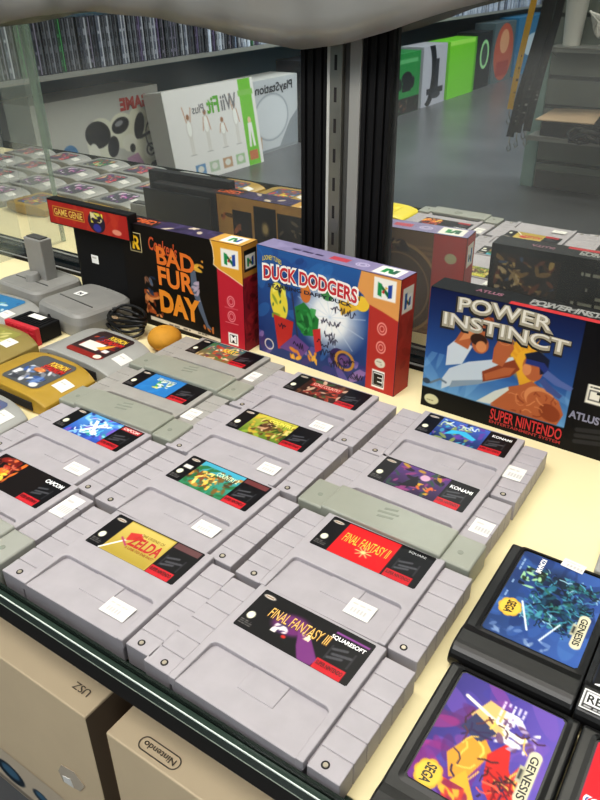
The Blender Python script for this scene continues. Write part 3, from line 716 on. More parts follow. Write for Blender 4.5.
boxed('boxed_game', -.3453, .3480, -.0757, .179, .124, .028, 'blue boxed game covered in black signatures, middle of the three upright boxes', d_front,
      lambda A: (A.rect(0, 0, 179, 124, '#7c5e40'), [A.rect(30, y, 179, y+3.4, '#8e6c4a') for y in range(2, 110, 6)], A.ell(80, 52, 52, 56, '#5c4630'), A.ring(80, 52, 52, 56, 3.5, '#a88458'), A.ring(80, 52, 40, 44, 2, '#8a6a48'), A.rect(0, 0, 38, 124, '#c04440'),
                 A.ell(17, 98, 7, 6, '#c8c09c'), A.textlines(6, 66, 30, 70, 1, '#d8b0a0', 431), A.blots(60, 98, 120, 112, ['#8a3a2c', '#3a2418'], 16, 4, 432)),
      lambda A: (A.rect(0, 0, 179, 28, '#8880a2'), A.blots(0, 0, 179, 28, ['#9088ac', '#7c7498'], 20, 8, 433, a=.5), A.textlines(40, 8, 84, 16, 1, '#2a2440', 434, 1), A.rect(88, 9, 110, 19, '#b84a58'), A.ring(126, 14, 7, 5, 1, '#c8c0d8'), A.ring(126, 14, 4, 3, 1, '#c8c0d8'), A.rect(143, 3, 172, 25, '#e8e4da'), A.poly([(150, 8), (155, 8), (155, 20), (150, 20)], '#2a8a4c'), A.poly([(161, 8), (166, 8), (166, 20), (161, 20)], '#2c5a4a'), A.poly([(153, 20), (158, 20), (164, 8), (159, 8)], '#186a3c')),
      lambda A: (A.rect(0, 0, 28, 124, '#ad3a30'), A.blots(0, 0, 28, 124, ['#a8342c', '#b84238', '#943028'], 20, 6, 435, a=.6), A.rect(4, 88, 24, 114, '#e0dace'), n64_logo(A, 6, 92, 16), A.rect(8, 92, 12, 108, '#2c5a9a')),
      ftx=[('LOONEY TUNES', 8, 108, 34, 113, '#d8c44a', {'off': .02, 'arc': 3}), ('DUCK DODGERS', 8.5, 88, 131, 104, '#f0ece4', {'off': .09, 'slope': .0, 'arc': 3.5}), ('DUCK DODGERS', 9.5, 89, 130, 103, '#c22c36', {'off': .03, 'arc': 3.5}),
           ('STARRING DAFFY DUCK', 15, 80, 124, 84, '#1c2038', {'off': .03, 'arc': 2, 'slope': .03}), ('E', 156.2, 8.5, 164, 19, '#141414', {'off': .06}), ('Jean', 122, 3, 138, 9, '#181430', {'shear': .4})],
      tilt=-.012)

def p_front(A):
    A.rect(0, 0, 180, 124, '#0e0e14'); A.vgrad(0, 21, 139, 124, '#5a90c0', '#16254e')
    A.vgrad(0, 62, 139, 124, '#2c5490', '#141f48'); A.vgrad(0, 21, 139, 62, '#6a9cc8', '#2c5490')
    A.blots(0, 22, 139, 60, ['#7aa8d0', '#4a7ab0', '#88b4d4'], 22, 10, 441, 4, .35)
    A.poly([(88, 100), (100, 96), (110, 84), (108, 60), (96, 44), (88, 66), (80, 80)], '#d8a030'); A.ell(96, 76, 17, 22, '#e0a832', soft=.4)
    for k in range(9):
        a = math.radians(40+k*22); A.poly([(96+9*math.cos(a), 74+12*math.sin(a)), (96+25*math.cos(a+.08), 74+29*math.sin(a+.08)), (96+9*math.cos(a+.3), 74+12*math.sin(a+.3))], '#d89a2c')
    skin, sk2, sk3 = '#b0643e', '#8a4428', '#d08a5a'
    # fighter in white, kicking
    A.poly([(20, 24), (34, 34), (64, 46), (86, 60), (90, 68), (84, 76), (70, 70), (44, 60), (26, 48), (20, 36)], '#c2ccd4')
    A.poly([(28, 28), (56, 40), (84, 56), (86, 60), (60, 46), (30, 36)], '#8a9aa8'); A.poly([(22, 50), (38, 56), (46, 76), (32, 82), (22, 70)], '#c8d0d6')
    A.poly([(60, 44), (84, 56), (92, 66), (86, 74), (74, 66), (58, 54)], sk2); A.poly([(62, 46), (84, 58), (88, 66), (78, 64), (60, 52)], skin)
    A.poly([(28, 76), (36, 94), (54, 98), (60, 92), (46, 86), (42, 72)], skin); A.poly([(32, 78), (38, 90), (50, 94), (44, 84)], sk3)
    A.poly([(50, 88), (60, 88), (64, 100), (62, 108), (54, 108), (52, 100)], skin); A.line([(49, 94), (62, 96)], 3, '#22283c'); A.ell(58, 102, 5, 5.5, sk2); A.ell(57, 103, 3.4, 3.6, skin)
    A.ell(53, 80, 8, 9, skin); A.ell(51, 84, 8, 6, '#3a241c'); A.ell(54, 78, 5, 5.5, sk3)
    A.poly([(66, 66), (76, 64), (84, 84), (80, 96), (70, 92), (66, 80)], skin); A.ell(75, 91, 6.5, 6, sk3); A.ell(75, 90, 5, 4.4, skin)
    A.line([(0, 29), (8, 27), (18, 34), (24, 32)], 2.2, '#6a7a88'); A.ell(4, 28, 4, 3, '#39485a')
    # fighter seen from behind the shoulder
    A.poly([(70, 22), (84, 46), (96, 52), (104, 58), (116, 52), (130, 46), (136, 34), (132, 22)], skin); A.ell(114, 42, 15, 12, sk3, -20); A.ell(117, 38, 15, 12, skin, -20); A.ell(124, 32, 10, 8, sk2, -25)
    A.poly([(56, 22), (72, 38), (84, 46), (88, 36), (76, 24)], '#ccd0c8'); A.poly([(70, 24), (86, 44), (96, 40), (92, 22)], skin); A.strokes(84, 24, 128, 48, [sk2, sk3], 18, 9, 1, 442)
    A.ell(103, 70, 9, 12, skin, 15); A.ell(98, 68, 4, 6, sk3); A.poly([(94, 82), (106, 88), (116, 82), (116, 70), (110, 66), (108, 76), (96, 78)], '#1d2236')
    A.poly([(96, 78), (112, 78), (118, 72), (114, 68), (108, 73), (96, 73)], '#2c3a78'); A.poly([(116, 72), (128, 66), (140, 62), (138, 58), (124, 60), (112, 66)], '#5a6aa0')
    A.poly([(114, 64), (122, 58), (132, 52), (130, 48), (118, 52), (110, 60)], '#48568a')
    A.rect(0, 0, 180, 21.5, '#0d0d10'); A.rect(139.5, 0, 180, 124, '#0d0d12')
    A.ell(11, 9.5, 7.6, 5.6, '#c9c6a4'); A.textlines(6, 7, 16, 12, 2, '#77745a', 443)
    A.rect(151, 52, 176, 70, '#e6e2d6'); A.textlines(153, 66, 174, 69.4, 1, '#222222', 444, 1); A.rect(153, 55, 174, 65, '#3a3a3a'); A.rect(154, 56, 173, 64, '#e6e2d6')
    for k, yy in enumerate((24, 18, 12)): A.line([(150, yy), (174, yy+5)], 4.2, '#2c2c30')
boxed('boxed_game', -.1372, .3365, -.0252, .180, .124, .028, 'black and blue boxed game with two fighters, rightmost of the upright boxes', p_front,
      lambda A: (A.rect(0, 0, 180, 124, '#0c0c0e'), A.rect(106, 66, 176, 116, '#241a14'), A.blots(108, 68, 174, 114, ['#8a6a3c', '#b89858', '#3a4a6a', '#6a3a24', '#2c2018', '#503018'], 50, 4, 451), A.blots(146, 76, 172, 100, ['#c8b088', '#a88c60'], 16, 3, 452),
                 A.rect(106, 10, 176, 58, '#20241c'), A.blots(108, 12, 174, 56, ['#5a7a3c', '#3a4a2c', '#8a8a48'], 30, 4, 453), A.textlines(12, 24, 92, 112, 11, '#a8a89c', 454)),
      lambda A: (A.rect(0, 0, 180, 28, '#121214'), A.rect(73, 0, 180, 7, '#b32a30'), A.blots(88, 8, 172, 22, ['#6a6a68', '#a8a8a4', '#2c2c2c'], 60, 2, 455)),
      lambda A: (A.rect(0, 0, 28, 124, '#101014'), A.blots(4, 30, 24, 110, ['#6a6a68', '#a8a8a4'], 10, 3, 456)),
      ftx=[('POWER', 28, 105.5, 112, 119, '#2a2620', {'off': .1, 'arc': 2}), ('POWER', 29, 107, 112, 119.5, '#a8a08c', {'off': .07, 'arc': 2}), ('POWER', 29, 108.4, 112, 120.2, '#dcd8cc', {'off': .0, 'arc': 2}),
           ('INSTINCT', 15, 88.5, 129, 102, '#2a2620', {'off': .1, 'arc': 1}), ('INSTINCT', 16, 90, 129, 102.5, '#a8a08c', {'off': .07, 'arc': 1}), ('INSTINCT', 16, 91.4, 129, 103.2, '#dcd8cc', {'off': .0, 'arc': 1}),
           ('SUPER NINTENDO', 71.5, 8.5, 138, 19.5, '#c03036', {'off': .02}), ('ENTERTAINMENT SYSTEM', 71.5, 4.2, 138, 7.2, '#a02a30', {'off': .03}), ('ATLUS', 141, 34, 166, 41, '#8a8aa0', {'off': .04}), ('T', 160, 56.5, 167, 63.5, '#141414', {'off': .06})],
      ttx=[('ATLUS', 38, 12, 62, 18, '#8a5a6a', {'off': .04}), ('POWER INSTINCT', 88, 10, 170, 21, '#8f8f8c', {'off': .04})])

# ---------------------------------------------------------------- black case with red header, far left
r = empty('cheat_cartridge', (-.585, .345, 0), -.02, 'upright black case with a red header strip reading GAME GENIE', 'game accessory')
bm = bmesh.new(); box(bm, -.052, 0, 0, .064, .020, .124); box(bm, -.045, -.004, .004, .058, .001, .100); obj('case_body', bm, M['blackmatte'], r, .002, 2)
bm = bmesh.new(); box(bm, -.060, .0255, 0, .060, .0285, .118); obj('back_flap', bm, M['black'], r, .001, 2)
bm = bmesh.new(); box(bm, -.075, -.015, .103, .071, -.001, .1345); hd = obj('header', bm, M['blackmatte'], r, .001, 2)
A = Art(142, 28, .8, '#a52a26'); A.blots(0, 0, 142, 28, ['#b03028', '#9a2420', '#b8402c'], 20, 10, 461, a=.5)
A.rect(8, 9, 66, 22, '#c89a3c'); A.rect(9, 10, 65, 21, '#8c3020'); A.ell(88, 13, 15, 13, '#2c2438'); A.blots(78, 12, 100, 24, ['#e0d850', '#d8d0a0'], 12, 3.4, 462); A.ell(88, 6, 7, 5, '#3a3c90'); A.rect(82, 14, 95, 17, '#2a2438'); A.ell(122, 6, 8, 3.4, '#d8907a')
F = frame((-.073, -.0153, .1045), (1, 0, 0), (0, 0, 1)); hp = A.mesh('header_print', F, hd, M['carton_print'])
lettering([('GAME GENIE', 11, 11.5, 63, 19.5, '#e0c060', {'off': .015})], F, hp)
A = Art(13, 11, .8, '#ecebe6'); A.textlines(1.5, 5.5, 11.5, 9.5, 1, '#a8a49c', 8); A.mesh('price_sticker', frame((-.018, -.0046, .058), (1, 0, 0), (0, 0, 1)), r, M['matte_print'])

# ---------------------------------------------------------------- grey console accessories
def logo_sticker(parent, x, y, z, s=15):
    A = Art(s, s*.8, .6, '#efeeea'); A.poly([(4, 3), (5.6, 3), (5.6, 8.6), (4, 8.6)], '#24242a'); A.poly([(9, 3), (10.6, 3), (10.6, 8.6), (9, 8.6)], '#24242a'); A.poly([(4.2, 8.6), (6.4, 8.6), (10.4, 3), (8.4, 3)], '#24242a')
    A.mesh('emblem_sticker', frame((x, y, z), (.97, .1, 0), (-.1, .97, 0)), parent, M['matte_print'], radius=.5)
def adapter(x, y, rz, W, D, H, label):
    r = empty('power_adapter', (x, y, 0), rz, label, 'power adapter')
    bm = bmesh.new(); nx, ny = 14, 12; T, B = [], []
    out = []
    for k in range(48):
        a = 2*math.pi*k/48; c, s = math.cos(a), math.sin(a)
        e = .32; xx = W/2*(abs(c)**e)*(1 if c > 0 else -1); yy = D/2*(abs(s)**e)*(1 if s > 0 else -1); out.append((xx, yy))
    lv = ((0, .965), (.0015, 1.0), (H*.55, 1.0), (H*.86, .965), (H*.97, .90), (H, .82))
    rings = [[bm.verts.new((x_*k, y_*k, z_+(0 if z_ < H*.5 else -.0012*(x_/(W/2))**2))) for x_, y_ in out] for z_, k in lv]
    for a, b in zip(rings, rings[1:]):
        for i in range(48): bm.faces.new((a[i], a[(i+1) % 48], b[(i+1) % 48], b[i]))
    bm.faces.new(rings[0][::-1]); bm.faces.new(rings[-1])
    obj('casing', bm, M['adapter'], r, smooth=False, bev=.0008)
    bm = bmesh.new(); box(bm, -W*.36, -D*.14, H-.0032, W*.36, -D*.128, H-.0001); obj('seam', bm, M['darkgrey'], r)
    logo_sticker(r, -W*.22, -D*.02, H+.0004)
    return r
a2 = adapter(-.5800, .3010, -.12, .094, .088, .029, 'grey rounded power adapter with a small dark front hole, left of the black cable')
bm = bmesh.new()
for k in range(16): pass
cyl(bm, (0, 0), .003, 0, .0012, 16)
o = obj('socket_hole', bm, M['hole'], a2); o.rotation_euler = (math.radians(90), 0, 0); o.location = (-.012, -.0435, .015)
a1 = adapter(-.6950, .3230, -.05, .096, .080, .025, 'grey rounded power adapter with a tall plug block on top, at the far left')
bm = bmesh.new(); box(bm, -.018, .0, .022, .018, .018, .078); pb = obj('plug_block', bm, M['adapter'], a1, .0015, 2)
bm = bmesh.new(); box(bm, -.0145, .003, .0775, .0145, .015, .0795); obj('plug_opening', bm, M['darkgrey'], pb)
bm = bmesh.new(); cyl(bm, (.0, -.008), .010, .022, .034, 24, .008); obj('strain_relief', bm, M['adapter'], pb, .001, 2)

# expansion pak
r = empty('memory_pack', (-.5935, .2315, 0), .01, 'small black memory pack with a ribbed red front', 'memory pack')
bm = bmesh.new(); box(bm, -.0265, -.012, .001, .0265, .0185, .0205); obj('pack_body', bm, M['blackmatte'], r, .001, 2)
bm = bmesh.new(); box(bm, -.0272, -.0185, 0, .0272, -.0115, .0215)
for i in range(7):
    for j in range(4): box(bm, -.0245+i*.0071, -.0192, .0022+j*.0048, -.0245+i*.0071+.0056, -.018, .0022+j*.0048+.0036)
obj('ribbed_front', bm, M['red'], r, .0006, 1)
bm = bmesh.new()
for i in range(9): box(bm, -.021+i*.005, -.009, .0203, -.0185+i*.005, .015, .0212)
obj('vent_ribs', bm, M['blackmatte'], r)
A = Art(24, 10, .8, '#eceae4'); A.mesh('price_sticker', frame((-.013, .004, .0214), (1, 0, 0), (0, 1, 0)), r, M['matte_print'])

# orange ball and coil of cable
r = empty('foam_ball', (-.4370, .2905, 0), 0, 'small orange ball beside the black boxed game', 'ball')
bm = bmesh.new(); bmesh.ops.create_uvsphere(bm, u_segments=32, v_segments=20, radius=.0195)
for v in bm.verts: v.co.z = v.co.z*.72 + .0140
obj('ball_body', bm, M['orange'], r, smooth=True)
bm = bmesh.new()
cyl(bm, (0, 0), .003, .0276, .0283, 14); obj('seam_plug', bm, M['orange'], r)
r = empty('coiled_cable', (-.505, .300, 0), 0, 'tangled coil of thin black cable in front of the black boxed game', 'cable')
bm = bmesh.new(); rr = random.Random(3)
for k in range(5):
    ph = rr.uniform(0, 6); pts = []; R1, R2 = rr.uniform(.020, .030), rr.uniform(.010, .017)
    for i in range(33):
        a = ph+i*2*math.pi/32; pts.append((R1*math.cos(a)+.002*math.sin(3*a+k), R2*math.sin(a)+.002*k-.006, .004+.0045*k+.006*(1+math.sin(a*2+k))*.5))
    tube(bm, pts, .0018)
obj('cable_loops', bm, M['cable'], r, smooth=True)
bm = bmesh.new(); tube(bm, [(-.030, -.012, .003), (-.044, -.018, .0025), (-.052, -.012, .0025), (-.066, -.016, .0025)], .0018); tube(bm, [(-.024, .006, .014), (-.040, .004, .008), (-.058, -.004, .003)], .0018)
obj('loose_ends', bm, M['cable'], r, smooth=True)
bm = bmesh.new(); box(bm, -.034, -.004, .010, -.018, .002, .016); obj('paper_tie', bm, M['kraft'], r, .0008, 1)

# ---------------------------------------------------------------- display case
r = empty('display_shelf', (-.5, -.062, 0), 0, 'long cream topped glass shelf carrying all the games', 'shelf')
def sh(name, x0, y0, z0, x1, y1, z1, m, bev=0): 
    bm = bmesh.new(); box(bm, x0+.5, y0+.062, z0, x1+.5, y1+.062, z1); return obj(name, bm, m, r, bev)
sh('shelf_liner', -1.60, -.0490, -.0010, .75, .4010, 0, M['shelf'])
sh('glass_pane', -1.60, -.0602, -.0080, .75, .4240, -.0011, M['glass_edge'], .0006)
sh('under_rail', -1.60, -.0600, -.0165, .75, -.0300, -.0082, M['rail'])
sh('support_panel', -1.60, .16, -.0200, .75, .4240, -.0102, M['rail'])
r = empty('glass_strip', (-.5, -.062, 0), 0, 'long dark glass strip with a bright edge along the front of the shelf', 'glass strip')
sh('front_glass_lip', -1.60, -.0645, .0012, .75, -.0608, .0104, M['glass_edge'], .0004)
sh('inner_shaded_glass', -1.60, -.0606, -.0010, .75, -.0588, .0138, M['strip_glass'])  # glass strip whose dark tint also stands in for shade on cartridge fronts
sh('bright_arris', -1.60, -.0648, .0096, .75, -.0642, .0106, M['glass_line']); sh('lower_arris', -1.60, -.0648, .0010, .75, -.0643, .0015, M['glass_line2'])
sh('front_rail', -1.60, -.0640, -.0165, .75, -.0604, .0009, M['rail'], .0006)
r = empty('sliding_track', (-.5, .4125, 0), 0, 'low black door track along the foot of the mirrors', 'track')
bm = bmesh.new(); box(bm, -1.1, -.0110, 0, 1.25, .0105, .0020); box(bm, -1.1, -.0112, 0, 1.25, -.0092, .0042); box(bm, -1.1, -.0010, 0, 1.25, .0010, .0036)
obj('track_channel', bm, M['blackmatte'], r)
bm = bmesh.new(); box(bm, -1.1, -.0089, .0019, 1.25, -.0012, .0023); obj('track_groove', bm, M['midgrey'], r)

mm = bpy.data.materials.new('dusty_mirror'); mm.use_nodes = True
nt = mm.node_tree; b = nt.nodes['Principled BSDF']; b.inputs['Metallic'].default_value = 1; b.inputs['Base Color'].default_value = (.84, .85, .79, 1); b.inputs['Roughness'].default_value = .012
df = nt.nodes.new('ShaderNodeBsdfDiffuse'); df.inputs['Color'].default_value = (.55, .57, .56, 1)
mx = nt.nodes.new('ShaderNodeMixShader'); tn = nt.nodes.new('ShaderNodeTexNoise'); tn.inputs['Scale'].default_value = 5; tn.inputs['Detail'].default_value = 8
tcn = nt.nodes.new('ShaderNodeTexCoord'); mp = nt.nodes.new('ShaderNodeMapRange'); mp.inputs['To Min'].default_value = .05; mp.inputs['To Max'].default_value = .17; mp.inputs['From Min'].default_value = .3; mp.inputs['From Max'].default_value = .75
nt.links.new(tcn.outputs['Object'], tn.inputs['Vector']); nt.links.new(tn.outputs['Fac'], mp.inputs['Value']); nt.links.new(mp.outputs['Result'], mx.inputs[0])
nt.links.new(b.outputs[0], mx.inputs[1]); nt.links.new(df.outputs[0], mx.inputs[2]); nt.links.new(mx.outputs[0], nt.nodes['Material Output'].inputs[0])
M['mirror'] = mm
def my(x, z): return .42580598 - .00614131*x - .01274742*z
def mirror(x0, x1, label):
    bm = bmesh.new(); z0, z1 = .004, .95
    v = [bm.verts.new((x, my(x, z)+d, z)) for d in (0, .005) for x, z in ((x0, z0), (x1, z0), (x1, z1), (x0, z1))]
    for f in ((0,1,2,3),(7,6,5,4),(0,4,5,1),(1,5,6,2),(2,6,7,3),(3,7,4,0)): bm.faces.new([v[i] for i in f])
    tag(obj('mirror_door', bm, M['mirror']), label, 'mirror')
mirror(-1.60, -.322, 'wide mirrored sliding door left of the slotted metal upright')
mirror(-.239, .75, 'mirrored sliding door right of the slotted metal upright, behind the black and blue boxed game')

r = empty('slotted_upright', (-.2805, .418, 0), 0, 'slotted steel shelf upright between two black channels', 'shelf upright')
H0, H1 = .0042, .95
def up(name, x0, x1, y0, y1, m, parent=r, bev=.0006):
    bm = bmesh.new(); box(bm, x0*MM-.0515, y0*MM, H0, x1*MM-.0515, y1*MM, H1); return obj(name, bm, m, parent, bev)
for x0 in (0, 71):
    bm = bmesh.new()
    for k, (a, b_, d) in enumerate(((0, 5, -3), (5, 9, 0), (9, 15, -3.5), (15, 18, -.5), (18, 25, -3.5), (25, 27, 0), (27, 31.5, -3))):
        box(bm, (x0+a)*MM-.0515, d*MM, H0, (x0+b_)*MM-.0515, .003, H1)
    obj('black_channel', bm, M['blackmatte'], r, .0004, 1)
up('pale_strip', 31.8, 36.5, -4, 3, M['whitestrip']); sp = up('slotted_standard', 37, 51, -7, 3, M['alu'])
up('dark_strip', 51.3, 57.5, -2, 3, M['darkgrey']); up('grey_strip', 58, 70.5, -4.5, 3, M['midgrey'])
bm = bmesh.new()
for k in range(32):
    z = .030+k*.0290; box(bm, 42.2*MM-.0515, -.0072, z, 45.2*MM-.0515, -.0068, z+.0135)
obj('slot', bm, M['hole'], sp)

# hazy plastic valance from the shelf above
r = empty('hanging_plastic', (-.5, .392, .31), 0, 'hazy wavy plastic sheet hanging from the shelf above', 'plastic sheet')
key = [(-1.6, .345), (-.86, .318), (-.781, .325), (-.70, .336), (-.611, .342), (-.52, .337), (-.44, .329), (-.395, .322), (-.323, .311), (-.27, .318), (-.221, .330), (-.17, .346), (-.10, .362), (.1, .372), (.75, .36)]
bm = bmesh.new(); N = 220; prev = None; rows = []
for i in range(N+1):
    x = -1.6+2.35*i/N
    zb = np.interp(x, [k[0] for k in key], [k[1] for k in key])-.003
    col = []
    for j in range(7):
        z = zb+(.47-zb)*j/6; y = .392+.004*math.sin(x*34)+.003*math.sin(x*71+j*.5)+.002*j
        col.append(bm.verts.new((x+.5, y-.392, z-.31)))
    rows.append(col)
for a, b_ in zip(rows, rows[1:]):
    for j in range(6): bm.faces.new((a[j], b_[j], b_[j+1], a[j+1]))
o = obj('sheet', bm, M['valance'], r, smooth=True)
so = o.modifiers.new('thick', 'SOLIDIFY'); so.thickness = .0008

# clear end panels
M['clear'] = mat('clear_panel', '#b9c4bd', .06, alpha=.14); M['clear_edge'] = mat('panel_edge', '#8fa898', .2, alpha=.5)
def panel(x, y0, y1, label, wid=.004):
    r = empty('clear_divider', (x, y0, 0), 0, label, 'divider')
    bm = bmesh.new(); box(bm, 0, 0.004, .0005, wid, y1-y0, .60); obj('pane', bm, M['clear'], r)
    bm = bmesh.new(); box(bm, -.001, 0, .0005, wid+.001, .004, .60); obj('pane_edge', bm, M['clear_edge'], r)
panel(-.860, .362, .420, 'narrow clear upright panel at the far left beside the mirror', .005)
panel(-1.430, -.055, -.035, 'clear front corner panel of the case beyond the left edge', .030)

# ---------------------------------------------------------------- cartons under the shelf
r = empty('white_carton', (-.205, -.055, -.302), 0, 'white carton standing under the shelf at the lower left, marked USZ', 'carton')
bm = bmesh.new(); box(bm, -.46, 0, 0, 0, .095, .212); obj('carton_body', bm, M['brownbox'], r, .0012, 2)
bm = bmesh.new(); v = [bm.verts.new(p) for p in ((.0002, .000, .210), (.0002, .095, .210), (.0015, .095, .14), (.005, .045, .0), (.0015, .0, .06))]; bm.faces.new(v); obj('side_flap', bm, M['brownbox_in'], r)
F = frame((-.012, .018, .2124), (-1, 0, 0), (0, -1, 0)); lettering([('USZ', 0, 0, 16, 6, '#5d5348', {'off': .0})], F, r, name='printed_code')
F2 = frame((-.46, -.0004, 0), (1, 0, 0), (0, 0, 1))
A = Art(460, 60, 2.0, '#cbbca6'); A.rect(0, 0, 460, 8, '#8d8274')
for cx, rx, rz_, c in ((318, 20, 14, '#22303c'), (362, 12, 9, '#2a3440'), (250, 18, 13, '#3a4854'), (180, 18, 13, '#22303c')):
    A.ell(cx, 26, rx, rz_, c); A.ell(cx, 28, rx*.65, rz_*.6, '#4a7088')
o = A.mesh('printed_band', F2, r, M['matte_print'])
bm = bmesh.new(); prism(bm, [(-.052, .092), (-.030, .098), (-.022, .112), (-.032, .122), (-.048, .118), (-.055, .104)], 0, .0004)
o = obj('torn_tape', bm, M['clear_tape'], r); o.rotation_euler = (math.radians(90), 0, 0); o.location = (0, -.0004, 0)
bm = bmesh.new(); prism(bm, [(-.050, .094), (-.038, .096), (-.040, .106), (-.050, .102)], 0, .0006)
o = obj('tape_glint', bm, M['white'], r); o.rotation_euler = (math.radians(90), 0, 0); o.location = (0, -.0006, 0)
r = empty('white_carton', (-.184, -.055, -.302), 0, 'white carton with an outlined maker emblem on top, under the shelf at the bottom', 'carton')
bm = bmesh.new(); box(bm, 0, 0, 0, .46, .095, .212); obj('carton_body', bm, M['brownbox'], r, .0012, 2)
bm = bmesh.new(); v = [bm.verts.new(p) for p in ((-.0002, .0, .210), (-.0002, .095, .210), (-.0030, .060, .10), (-.0002, .0, .0))]; bm.faces.new(v); obj('side_flap', bm, M['brownbox_in'], r)
F = frame((.0605, .0148, .2122), (-1, -.0, 0), (0, -1, 0))
bm = bmesh.new(); o1 = rrect(0, 0, .036, .0108, .0053, 8); i1 = rrect(.0009, .0009, .0351, .0099, .0044, 8)
for i in range(len(o1)):
    j = (i+1) % len(o1); bm.faces.new([bm.verts.new(F @ Vector((*p, .0003))) for p in (o1[i], o1[j], i1[j], i1[i])])
em = obj('emblem_outline', bm, M['ink'], r); lettering([('Nintendo', 4, 3.3, 32, 7.8, '#5d5348', {'off': .01})], F, em, n=.0004)

# ---------------------------------------------------------------- the room
def struct(name, bm, m): return tag(obj(name, bm, m), kind='structure')
def sbox(name, a, b_, m):
    bm = bmesh.new(); box(bm, *a, *b_); return struct(name, bm, m)
sbox('floor', (-2.25, -6.6, -.33), (2.4, .70, -.302), M['floor'])
sbox('ceiling', (-2.25, -6.6, 2.3), (2.4, .70, 2.35), M['ceiling'])
sbox('wall_left', (-2.30, -6.6, -.33), (-2.25, .70, 2.3), M['wall'])
sbox('wall_right', (2.40, -6.6, -.33), (2.45, .70, 2.3), M['wallpale'])
sbox('wall_back', (-2.30, .70, -.33), (2.45, .75, 2.35), M['wallpale'])
sbox('wall_front', (-2.30, -6.65, -.33), (2.45, -6.6, 2.35), M['wallpale'])
def lamp_fix(x, y):
    r = empty('ceiling_light', (x, y, 2.29), 0, 'long fluorescent ceiling light over the shop floor', 'ceiling light', 'fluorescent ceiling lights')
    bm = bmesh.new(); box(bm, -.15, -.6, -.03, .15, .6, .009); obj('housing', bm, M['white'], r)
    bm = bmesh.new(); box(bm, -.12, -.57, -.036, .12, .57, -.031); obj('diffuser', bm, M['lamp'], r)
for x, y in ((-1.0, -1.4), (-1.0, -3.2), (-1.0, -5.0), (1.0, -2.2), (1.0, -4.4)): lamp_fix(x, y)

# wall shelf of game cases
r = empty('wall_shelf', (-1.9, -3.0, .112), 0, 'long wall shelf of game cases, seen in the mirror', 'shelf')
bm = bmesh.new(); box(bm, -.34, -3.55, -.012, .05, 2.95, 0); obj('shelf_board', bm, M['shelfwhite'], r, .001, 1)
bm = bmesh.new(); box(bm, .05, -3.55, -.012, .055, 2.95, .003); obj('price_rail', bm, M['shelfwhite'], r)
vars_ = []
pal = [('#3c3e46', '#9aa0aa'), ('#4a4e58', '#d0d4dc'), ('#2c2d34', '#7a8088'), ('#5a6070', '#e8ecf4'), ('#34363e', '#6a7080'), ('#9aa4b4', '#e8eef8'), ('#3c3448', '#8a80a8'), ('#2c4a38', '#5ac070'), ('#b8c4d8', '#f0f4ff'), ('#30343c', '#b0a8c0'), ('#5a6880', '#c8d8f0')]
for k, (c0, c1) in enumerate(pal):
    A = Art(18, 150, 1.5, c0); r2 = random.Random(k)
    A.rect(r2.uniform(1, 4), 3, r2.uniform(5, 9), 147, c1, .75); A.rect(0, 0, 1.3, 150, '#101014'); A.rect(16.6, 0, 18, 150, '#d8dce4', .5)
    for q in range(3): A.rect(9, 18+q*40, 15, 18+q*40+r2.uniform(8, 24), c1, r2.uniform(.3, .7))
    root = empty('game_case', (0, 0, 0), 0, 'thin game case standing on the wall shelf, seen in the mirror', 'game case', 'game cases on the wall shelf')
    bm = bmesh.new(); box(bm, -.12, 0, 0, 0, .018, .150); obj('case_shell', bm, ink(c0, .25), root)
    A.mesh('spine', frame((.0004, 0, 0), (0, 1, 0), (0, 0, 1)), root, M['print']); vars_.append(root)
y = -.10; n = 0
while y > -5.6 and n < 285:
    bright = min(1, max(0, (-y-.9)/1.2)); k = rnd.choice((5, 8, 3, 10, 9, 5, 8)) if rnd.random() < bright else rnd.choice((0, 1, 2, 3, 4, 6, 7, 9, 2, 0))  # paler cases picked farther along imitate fluorescent light by colour
    tree_copy(vars_[k], (-1.870+rnd.uniform(-.006, .004), y, .1125), rnd.uniform(-.02, .02), 'thin game case standing on the wall shelf, seen in the mirror', 'game cases on the wall shelf')
    y -= .0192; n += 1
for i, v in enumerate(vars_): v.location = (-1.872, -5.62-.0192*i, .1125)

